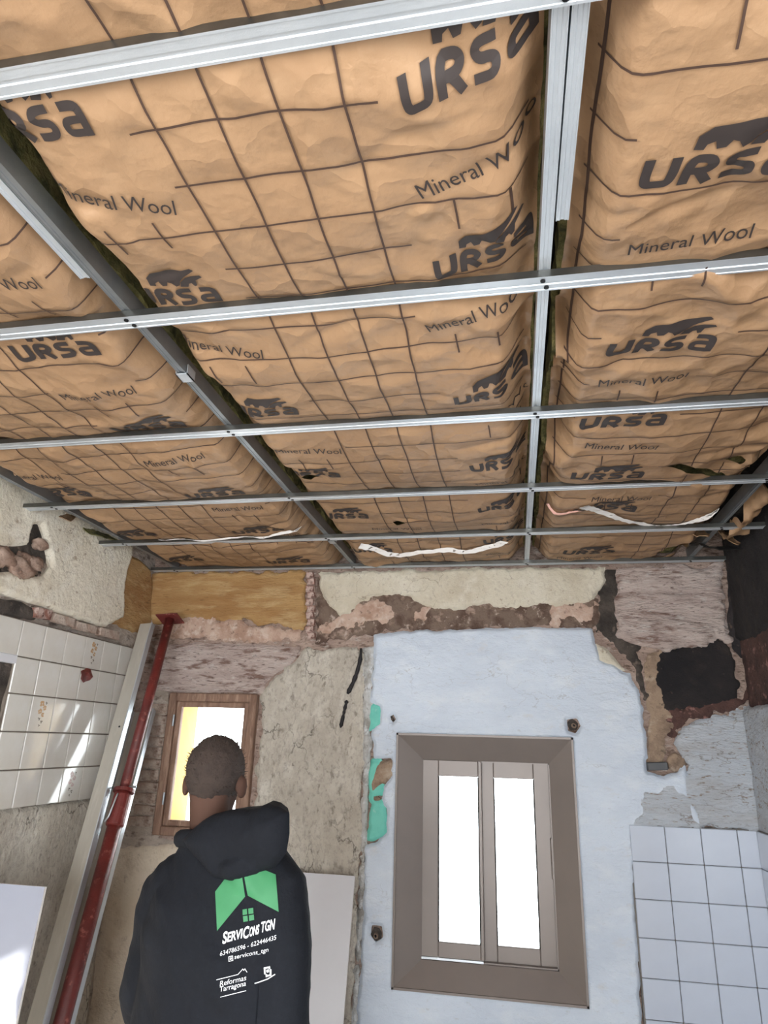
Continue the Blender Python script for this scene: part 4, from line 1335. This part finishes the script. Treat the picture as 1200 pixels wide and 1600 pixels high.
# torn paper and sooty wool scraps in the corners
def scrap(name, c, size, m, label, seed, rot=(0, 0, 0)):
    n = 9
    V, F_ = [], []
    for i in range(n):
        for j in range(n):
            u, v = i / (n - 1) - .5, j / (n - 1) - .5
            r = 1 + .35 * float(fbm(u * 3 + seed, v * 3, seed, 3))
            z = .35 * float(ridge(u * 2.3 + seed, v * 2.3, seed + 3, 3)) + .5 * u * u * float(vnoise(seed * 1.7, 2.2, 4))
            V.append((u * size[0] * r, v * size[1] * r, z * size[2]))
    for i in range(n - 1):
        for j in range(n - 1):
            F_.append((i * n + j, (i + 1) * n + j, (i + 1) * n + j + 1, i * n + j + 1))
    k = n * n
    V2 = V + [(x, y, z + .004) for x, y, z in V]
    F2 = F_ + [tuple(i + k for i in f[::-1]) for f in F_]
    rim = [i * n for i in range(n)] + [(n - 1) * n + j for j in range(1, n)] + [i * n + n - 1 for i in range(n - 2, -1, -1)] + [j for j in range(n - 2, 0, -1)]
    for a, b_ in zip(rim, rim[1:] + rim[:1]): F2.append((a, b_, b_ + k, a + k))
    o = pydata(name, V2, F2, m, None, True)
    o.location = c; o.rotation_euler = rot
    return tag(o, label, 'scrap', 'torn insulation scraps')


def P3(px, py, Y): return at_y(px, py, Y)


scrap('paper_scrap', P3(92, 806, 2.72), (.16, .14, .10), 'kraft', 'torn brown paper scrap curling at the top of the left wall', 3, (.5, .3, .4))
scrap('wool_scrap', P3(150, 838, 2.95), (.14, .20, .08), 'wool', 'greenish wool tuft hanging between left runner and left wall', 5, (.2, .5, .2))
scrap('wool_scrap', P3(30, 768, 2.45), (.16, .22, .08), 'wool_dark', 'dark wool lump in the gap at the far left of the ceiling', 9, (.1, .3, .1))
scrap('paper_scrap', P3(1128, 842, 3.25), (.11, .12, .10), 'kraft', 'crumpled torn paper scrap in the sooty top right corner', 7, (.8, .2, .6))
scrap('paper_scrap', P3(1094, 840, 3.2), (.12, .10, .08), 'kraft', 'smaller torn paper flap beside the right runner', 15, (.3, -.4, 1.0))
scrap('wool_scrap', P3(1110, 862, 3.4), (.20, .18, .10), 'wool_dark', 'sooty black wool hanging in the top right corner', 11, (.3, .1, .2))
scrap('wool_scrap', P3(1160, 800, 3.0), (.10, .24, .08), 'wool_dark', 'sooty wool strip against the right wall', 13, (.1, -.3, .1))

# ================================================================== THINGS LEANING IN THE CORNER
def lean(top, mid, name, label, cat):
    """an Empty at the foot of a leaning thing; local Z runs up along it"""
    d = (Vector(mid) - Vector(top)).normalized()
    foot = Vector(top) + d * ((Vector(top).z - .0) / -d.z)
    L_ = (Vector(top) - foot).length
    z = (-d); x = Vector((1, 0, 0)); x = (x - z * x.dot(z)).normalized(); y = z.cross(x)
    m = Matrix((x, y, z)).transposed().to_4x4(); m.translation = foot
    t = empty(name); t.matrix_world = m
    tag(t, label, cat)
    return t, L_


# red telescopic prop
t, L_ = lean(at_y(266, 966, 3.50), at_y(96, 1600, 2.87), 'steel_prop', 'red telescopic steel prop leaning in the left corner', 'prop')
_c = at_y(188, 1242, 3.20)
Lc = L_ - (at_y(266, 966, 3.50) - _c).length
bm = bmesh.new(); add_tube(bm, [(0, 0, .012), (0, 0, Lc)], .033, 20); frombm('outer_tube', bm, 'redpaint', t, True)
bm = bmesh.new(); add_tube(bm, [(0, 0, Lc - .1), (0, 0, L_ - .006)], .0255, 20); frombm('inner_tube', bm, 'redpaint', t, True)
bm = bmesh.new(); add_box(bm, (-.065, -.055, L_ - .008), (.065, .055, L_), bev=.002); frombm('head_plate', bm, 'redpaint', t)
bm = bmesh.new(); add_box(bm, (-.06, -.06, .004), (.06, .06, .012), bev=.002); o = frombm('base_plate', bm, 'redpaint', t)
bm = bmesh.new(); add_tube(bm, [(0, 0, Lc - .15), (0, 0, Lc - .145), (0, 0, Lc - .01), (0, 0, Lc)], [.036, .041, .041, .036], 20); frombm('threaded_sleeve', bm, 'redpaint', t, False)
bm = bmesh.new(); add_tube(bm, [(0, 0, Lc + .002), (0, 0, Lc + .018)], .05, 20); frombm('collar_ring', bm, 'redpaint', t, False)
bm = bmesh.new(); add_tube(bm, [(-.075, 0, Lc + .026), (.06, -.005, Lc + .026)], .006, 8); frombm('locking_pin', bm, 'steel_dull', t, True)
bm = bmesh.new(); add_tube(bm, [(-.03, -.045, Lc - .14), (-.012, -.052, Lc - .12), (.0, -.052, Lc - .03), (.0, -.046, Lc - .015)], .004, 8); frombm('pin_wire', bm, 'steel', t, True)
# pale screed bar
t, L_ = lean(at_y(230, 976, 3.50), at_y(58, 1600, 2.80), 'screed_bar', 'long pale grey aluminium screed bar leaning left of the red prop', 'bar')
bm = bmesh.new()
sec = [(-.040, -.014), (.040, -.014), (.040, .014), (-.040, .014)]
add_box(bm, (-.036, -.016, .004), (.036, .016, L_), bev=.002)
frombm('box_section', bm, 'bar', t)
bm = bmesh.new(); add_box(bm, (.034, -.022, .004), (.040, .016, L_ - .002)); frombm('edge_lip', bm, 'steel', t)
bm = bmesh.new(); add_tube(bm, [(.012, -.017, L_ - .62), (.012, -.0185, L_ - .62)], .005, 8); frombm('rivet_hole', bm, 'black', t)
# wide channel behind the prop
t, L_ = lean(at_y(226, 1112, 3.56), at_y(93, 1600, 2.98), 'steel_channel', 'wide grey steel channel with bright edges leaning behind the red prop', 'channel')
bm = bmesh.new(); add_box(bm, (-.062, 0, .004), (.062, .003, L_)); frombm('web', bm, 'channel', t)
for s_ in (-1, 1):
    bm = bmesh.new(); add_box(bm, (s_ * .062 - .003, -.030, .004), (s_ * .062 + .003, .003, L_)); frombm('flange', bm, 'steel', t)

# plasterboard sheets
def sheet(name, label, corners_top, foot_y, x0, x1, ztop, ytop, th=.013, m='board'):
    t = empty(name, ((x0 + x1) / 2, foot_y, 0)); tag(t, label, 'plasterboard', 'plasterboard sheets')
    hgt = math.hypot(ztop, ytop - foot_y)
    t.rotation_euler = (math.atan2(ztop, ytop - foot_y) - math.pi / 2, 0, 0)
    w = x1 - x0
    bm = bmesh.new(); add_box(bm, (-w / 2, 0, .002), (w / 2, .0006, hgt)); frombm('paper_face', bm, m, t)
    bm = bmesh.new(); add_box(bm, (-w / 2 + .0005, .0007, .002), (w / 2 - .0005, th, hgt - .0005)); frombm('gypsum_core', bm, 'tape', t)
    return t


a = wp(562, 1364)
sheet('plasterboard_sheet', 'white plasterboard sheet leaning on the far wall behind the man', None, 3.30, -1.60, a[0] - .012, a[1] - .005, 3.545)
b_ = at_y(70, 1386, 2.50)
sheet('plasterboard_sheet', 'white plasterboard offcut with a patch of sunlight, standing by the left wall', None, 2.41, -2.08, b_.x, b_.z, 2.50, m='board_shaded')

# ================================================================== THE MAN
def remeshed(name, bm, voxel, it, m, parent, disp=None):
    me = bpy.data.meshes.new('tmp'); bmesh.ops.recalc_face_normals(bm, faces=bm.faces); bm.to_mesh(me); bm.free()
    ob = bpy.data.objects.new('tmp', me); COL.objects.link(ob)
    r = ob.modifiers.new('r', 'REMESH'); r.mode = 'VOXEL'; r.voxel_size = voxel; r.use_smooth_shade = True
    s = ob.modifiers.new('s', 'SMOOTH'); s.iterations = it; s.factor = .5
    dg = bpy.context.evaluated_depsgraph_get(); dg.update()
    me2 = bpy.data.meshes.new_from_object(ob.evaluated_get(dg)); me2.name = name
    bpy.data.objects.remove(ob); bpy.data.meshes.remove(me)
    if disp: disp(me2)
    me2.materials.clear()
    me2.polygons.foreach_set('use_smooth', [True] * len(me2.polygons))
    return link(name, me2, m, parent)


def loft(bm, rings, seg=28, n=2.4):
    """rings: (cx, cy, cz, rx, ry) superellipses"""
    R_ = []
    for (cx, cy, cz, rx, ry) in rings:
        r = []
        for k in range(seg):
            a = 2 * math.pi * k / seg
            ca, sa = math.cos(a), math.sin(a)
            r.append(bm.verts.new((cx + rx * math.copysign(abs(ca) ** (2 / n), ca), cy + ry * math.copysign(abs(sa) ** (2 / n), sa), cz)))
        R_.append(r)
    for r0, r1 in zip(R_, R_[1:]):
        for k in range(seg): bm.faces.new((r0[k], r0[(k + 1) % seg], r1[(k + 1) % seg], r1[k]))
    bm.faces.new(R_[0][::-1]); bm.faces.new(R_[-1])


PYAW = math.radians(-14)
man = tag(empty('person', (-.80, 1.97, 0), (0, 0, PYAW)), 'man seen from behind in a dark hooded sweatshirt with green house print', 'person')
HX, HY = -.100, .035                      # head offset from the body axis
HROT = Matrix.Rotation(math.radians(16), 3, 'Z')
HC = Vector((HX, HY, 1.600))
bm = bmesh.new()


def hp(v): return HC + HROT @ Vector(v)


add_ell(bm, hp((0, -.012, .022)), (.077, .094, .094), HROT)          # cranium
add_ell(bm, hp((0, .030, -.030)), (.056, .068, .088), HROT)          # face
add_ell(bm, hp((0, .048, -.088)), (.042, .042, .030), HROT)          # jaw
add_ell(bm, hp((0, -.040, -.030)), (.062, .050, .060), HROT)         # nape
add_ell(bm, hp((0, .100, -.022)), (.012, .018, .022), HROT, 2)       # nose
add_ell(bm, hp((0, .092, -.060)), (.024, .010, .009), HROT, 2)       # lips
add_ell(bm, hp((0, .080, .012)), (.050, .018, .012), HROT, 2)        # brow
for s_ in (-1, 1):
    er = HROT @ Matrix.Rotation(s_ * math.radians(-22), 3, 'Z')
    add_ell(bm, hp((s_ * .088, -.012, -.020)), (.012, .022, .036), er, 2)
add_tube(bm, [HC + Vector((.002, -.030, -.02)), HC + Vector((.012, -.03, -.10)), HC + Vector((.03, -.028, -.20)), Vector((0, 0, 1.30))], [.058, .056, .062, .09], 20)
loft(bm, [(0, 0, .86, .15, .09), (0, 0, 1.05, .15, .09), (0, 0, 1.25, .16, .095), (0, 0, 1.36, .12, .08)])       # trunk inside the clothes
for s_ in (-1, 1):
    add_tube(bm, [(s_ * .12, 0, 1.33), (s_ * .19, -.01, 1.27), (s_ * .222, -.02, 1.06), (s_ * .15, .13, .97), (s_ * .06, .165, .98)], [.05, .045, .038, .032, .03], 12)
    add_tube(bm, [(s_ * .09, 0, .90), (s_ * .10, .01, .50), (s_ * .10, 0, .10)], [.075, .05, .035], 12)
body = remeshed('body', bm, .0075, 6, 'skin', man)
for s_ in (-1, 1):
    bm = bmesh.new(); add_ell(bm, hp((s_ * .030, .080, -.004)), (.011, .011, .009), HROT, 2); frombm('eye', bm, 'eye', man, True)

# hair: crop over the skull, fuller on top, rough edge
bm = bmesh.new()
bmesh.ops.create_icosphere(bm, subdivisions=5, radius=1)
for v in bm.verts:
    n = v.co.copy()
    th = 1.0 + .035 * float(fbm(n.x * 7 + 3, n.y * 7 + n.z * 5, 91, 3)) + (.05 if n.z > .1 else .02) * float(vnoise(n.x * 26, n.y * 26 + n.z * 19, 92))
    v.co = Vector((n.x * .0825 * th, n.y * .101 * th - .012, n.z * .1005 * th + .022))
kill = [v for v in bm.verts if (v.co.z < -.02 and v.co.y > .040) or v.co.y > .080 or v.co.z < -.070 or (abs(v.co.x) > .040 and v.co.z < -.045) or (v.co.z < -.02 and v.co.y > .0)]
bmesh.ops.delete(bm, geom=kill, context='VERTS')
g = bmesh.ops.extrude_face_region(bm, geom=bm.faces[:])
for e in [x for x in g['geom'] if isinstance(x, bmesh.types.BMVert)]:
    c = Vector((0, -.012, .022)); e.co = c + (e.co - c) * .93
base_v = [v for v in bm.verts if v.co.length > .05]
rnd = random.Random(3)
src = [(v.co.copy()) for v in rnd.sample(base_v, 700)]
for p in src:
    d = (p - Vector((0, -.012, .012))).normalized() + Vector((rnd.uniform(-.5, .5), rnd.uniform(-.5, .5), rnd.uniform(-.2, .4)))
    d.normalize(); L_ = rnd.uniform(.006, .016); a = d.orthogonal() * .0012
    v3 = [bm.verts.new(p + a), bm.verts.new(p - a), bm.verts.new(p + d * L_)]
    bm.faces.new(v3)
for v in bm.verts: v.co = hp(v.co)
frombm('hair', bm, 'hair', man, True)

# hooded sweatshirt
bm = bmesh.new()
loft(bm, [(0, .0, .80, .190, .130), (0, 0, .84, .205, .140), (0, -.005, .95, .212, .145), (0, -.01, 1.08, .210, .142), (0, -.012, 1.20, .208, .140), (0, -.012, 1.29, .198, .128), (0, -.008, 1.355, .165, .105), (-.035, 0, 1.405, .118, .092), (-.058, .002, 1.445, .092, .084)], 32, 2.5)
ARM = {-1: [(-.115, -.008, 1.335), (-.190, -.012, 1.285), (-.206, -.02, 1.19), (-.214, -.035, 1.06), (-.210, .01, .985), (-.18, .13, .965), (-.09, .155, .975)],
       1: [(.105, -.008, 1.372), (.178, -.014, 1.335), (.212, -.02, 1.22), (.228, -.03, 1.06), (.224, .02, .975), (.18, .13, .955), (.09, .155, .97)]}
for s_ in (-1, 1):
    add_tube(bm, ARM[s_], [.085, .080, .070, .064, .066, .058, .054], 18)
add_ell(bm, (.10, -.012, 1.355), (.10, .095, .075))
add_ell(bm, (0, .135, .97), (.15, .055, .085))      # front pocket holding the hands


def fold_disp(me):
    co = np.empty(len(me.vertices) * 3); me.vertices.foreach_get('co', co); co = co.reshape(-1, 3)
    no = np.empty(len(me.vertices) * 3); me.vertices.foreach_get('normal', no); no = no.reshape(-1, 3)
    arm = sstep(.17, .23, np.abs(co[:, 0]))
    f = (ridge(co[:, 0] * 3 + co[:, 1] * 2, co[:, 2] * 6 + co[:, 0] * 4, 77, 3) - .45) * (.045 - .017 * arm) + (ridge(co[:, 0] * 5, co[:, 2] * 2.4 + co[:, 0] * 1.5, 78, 2) - .4) * .05 * (1 - arm) * sstep(1.25, 1.0, co[:, 2])
    co = co + no * f[:, None]
    me.vertices.foreach_set('co', co.ravel()); me.update()


hoodie = remeshed('hoodie', bm, .008, 7, 'hoodie', man, fold_disp)
hoodie['label'] = 'dark navy hooded sweatshirt'
# waistband
bm = bmesh.new(); loft(bm, [(0, 0, .775, .185, .127), (0, 0, .79, .192, .133), (0, 0, .82, .194, .135), (0, 0, .835, .188, .130)], 32, 2.5)
frombm('waistband', bm, 'hoodie', hoodie, True)
# trousers and shoes
bm = bmesh.new()
loft(bm, [(0, 0, .78, .165, .115), (0, 0, .90, .165, .112), (0, 0, .95, .14, .10)], 24)
for s_ in (-1, 1):
    add_tube(bm, [(s_ * .085, 0, .84), (s_ * .098, .008, .62), (s_ * .102, .012, .48), (s_ * .104, -.004, .28), (s_ * .104, -.005, .07)], [.098, .086, .074, .070, .066], 18)
remeshed('trousers', bm, .010, 5, 'trousers', man)
for s_ in (-1, 1):
    bm = bmesh.new()
    add_ell(bm, (s_ * .106, .085, .045), (.047, .085, .042)); add_ell(bm, (s_ * .104, -.02, .05), (.042, .065, .048))
    add_box(bm, (s_ * .106 - .043, -.075, .003), (s_ * .106 + .043, .15, .03), bev=.01)
    remeshed('shoe', bm, .007, 3, 'shoe', man)

# points of the man's back as seen in the photograph -> his own frame
minv = (Matrix.Translation(man.location) @ Matrix.Rotation(PYAW, 4, 'Z')).inverted()


def back_pt(px, py, yb=-.12):
    """where the sight line meets the man's own plane y = yb"""
    o_ = minv @ Vector((0, 0, CZ)); d = (minv.to_3x3() @ Vector(ray(px, py)))
    k = (yb - o_.y) / d.y
    q = o_ + d * k
    return (q.x, q.z)


# hood lying on the back
HOOD = [back_pt(*p) for p in ((271, 1312), (286, 1298), (305, 1282), (318, 1274), (345, 1267), (380, 1266), (402, 1258), (420, 1262), (437, 1272), (437, 1305), (432, 1336), (416, 1358), (392, 1370), (358, 1379), (330, 1374), (304, 1350), (284, 1332))]
dgraph = bpy.context.evaluated_depsgraph_get()


def bvh_of(*obs):
    V, F_ = [], []
    for o_ in obs:
        n = len(V)
        V += [v.co.copy() for v in o_.data.vertices]; F_ += [[i + n for i in p.vertices] for p in o_.data.polygons]
    return BVHTree.FromPolygons(V, F_)


bv = bvh_of(hoodie)


def back_y(x, z, tree, default=-.02):
    h = tree.ray_cast(Vector((x, -.8, z)), Vector((0, 1, 0)))
    return h[0].y if h[0] is not None and h[0].y < .06 else default


def hood_pos(U, V, S):
    by = np.array([back_y(u, v, bv) for u, v in zip(U, V)])
    d = np.clip(-S, 0, .09)
    inflate = .058 * np.sqrt(np.clip(1 - (1 - np.clip(d / .075, 0, 1)) ** 2, 0, 1))
    crease = .014 * (ridge(U * 6 + V * 3, V * 9 - U * 4, 33, 2) - .45) * sstep(0, .03, d)
    low = np.minimum(by, -.085 - .0 * U)
    return U, low + .012 - inflate - crease, V


clipgrid('hood', (min(p[0] for p in HOOD) - .02, max(p[0] for p in HOOD) + .02, min(p[1] for p in HOOD) - .02, max(p[1] for p in HOOD) + .02), .006,
         lambda U, V: poly_sdf(U, V, HOOD), hood_pos, 'hoodie', hoodie, lambda U, V: (U * .7, U * 0 + .03, V))
hood = [c for c in hoodie.children if c.name.startswith('hood')][0]
# collar rolling round the neck
bm = bmesh.new()
ring = []
for k in range(25):
    a = 2 * math.pi * k / 24
    ring.append(Vector((-.058 + .092 * math.cos(a), .0 + .086 * math.sin(a), 1.430 - .022 * math.sin(a))))
add_tube(bm, ring, .024, 12, cap=False)
bmesh.ops.remove_doubles(bm, verts=bm.verts, dist=.0005)
frombm('hood_collar', bm, 'hoodie', hoodie, True)

bv = bvh_of(hoodie)


def on_back(name, part, m, off=.0025):
    """flat shape given in photo pixels, laid on the cloth of the back"""
    V, F_ = part
    out = []
    for x, y in V:
        o_ = minv @ Vector((0, 0, CZ)); d = (minv.to_3x3() @ Vector(ray(x, -y))).normalized()
        h = bv.ray_cast(o_, d)
        q = h[0] if h[0] is not None else o_ + d * ((-.12 - o_.y) / d.y)
        out.append(tuple(q - d * off))
    return pydata(name, out, F_, m, hoodie, True)


def pxpoly(polys, step=4): return flat_poly([[(x, -y) for x, y in p] for p in polys], step)


# crop coordinates of the print (scale 5.928 from (300,1330)) -> photo pixels
def K(*pts): return [(300 + x / 5.928, 1330 + y / 5.928) for x, y in pts]


on_back('roof_print', pxpoly([K((214, 375), (300, 262), (465, 244), (492, 420), (232, 738))]), 'green')
on_back('roof_print', pxpoly([K((484, 240), (600, 210), (660, 170), (775, 215), (803, 562), (516, 412))]), 'green')
for q in (K((468, 540), (508, 534), (512, 586), (470, 592)), K((520, 532), (566, 524), (570, 576), (524, 584)), K((472, 602), (514, 596), (518, 648), (476, 656)), K((526, 594), (572, 586), (576, 636), (530, 646))):
    on_back('window_print', pxpoly([q]), 'green')


def words(s, p0, p1, height, bold=.0, squash=1.0, step=3.0):
    """text between two photo points, cap height in pixels"""
    V, F_ = flat_text(s, 10, 2.0, bold=bold)
    a, b = np.array(p0, float), np.array(p1, float)
    w = V[:, 0].max() - V[:, 0].min()
    ex = (b - a) / w; n = np.array([0.10, -1.0])
    x0 = V[:, 0].min()
    P = a[None] + (V[:, :1] - x0) * ex[None] + V[:, 1:] * (height / 7.0) * n[None]
    return np.stack([P[:, 0], -P[:, 1]], 1), F_


def Kp(x, y): return K((x, y))[0]


parts = [words('S', Kp(280, 858), Kp(322, 846), 18, .03), words('ERVI', Kp(326, 840), Kp(462, 802), 14.5, .03), words('C', Kp(468, 812), Kp(522, 798), 18, .03), words('ONS', Kp(528, 792), Kp(618, 762), 14.5, .03), words('TGN', Kp(634, 752), Kp(762, 720), 16, .03)]
on_back('name_print', merge(parts), 'whiteprint')
on_back('phone_print', words('634786596 - 622446435', Kp(258, 972), Kp(778, 818), 7.4, 0.0), 'whiteprint')
on_back('handle_print', words('servicons_tgn', Kp(392, 1000), Kp(706, 930), 7.0, 0.0), 'whiteprint')


def pxstroke(pts, w): return stroke([(x, -y) for x, y in pts], w, 4)


sq = K((340, 978), (376, 970), (378, 1012), (342, 1020), (340, 978))
on_back('icon_print', merge([pxstroke(sq, 1.1), pxstroke(K((352, 990), (366, 987), (367, 1000), (353, 1003), (352, 990)), .9)]), 'whiteprint')
on_back('roofline_print', pxstroke(K((226, 1192), (330, 1166), (425, 1142), (470, 1092), (480, 1104), (490, 1090), (510, 1122)), 1.0), 'whiteprint')
on_back('reforms_print', merge([words('Reformas', Kp(258, 1252), Kp(500, 1194), 8.4, .0), words('Tarragona', Kp(254, 1304), Kp(498, 1246), 8.4, .0)]), 'whiteprint')
on_back('underline_print', pxstroke(K((262, 1352), (500, 1292)), 1.0), 'whiteprint')
on_back('emblem_print', merge([pxstroke(K((676, 1140), (672, 1084), (716, 1074), (718, 1090)), 2.6), pxstroke(K((728, 1094), (728, 1146), (690, 1158), (688, 1140)), 2.6), pxstroke(K((694, 1120), (694, 1102), (708, 1100), (708, 1116), (694, 1120)), 1.8)]), 'whiteprint')
on_back('tagline_print', pxstroke(K((580, 1226), (640, 1206), (700, 1184), (770, 1140)), 1.6), 'whiteprint')
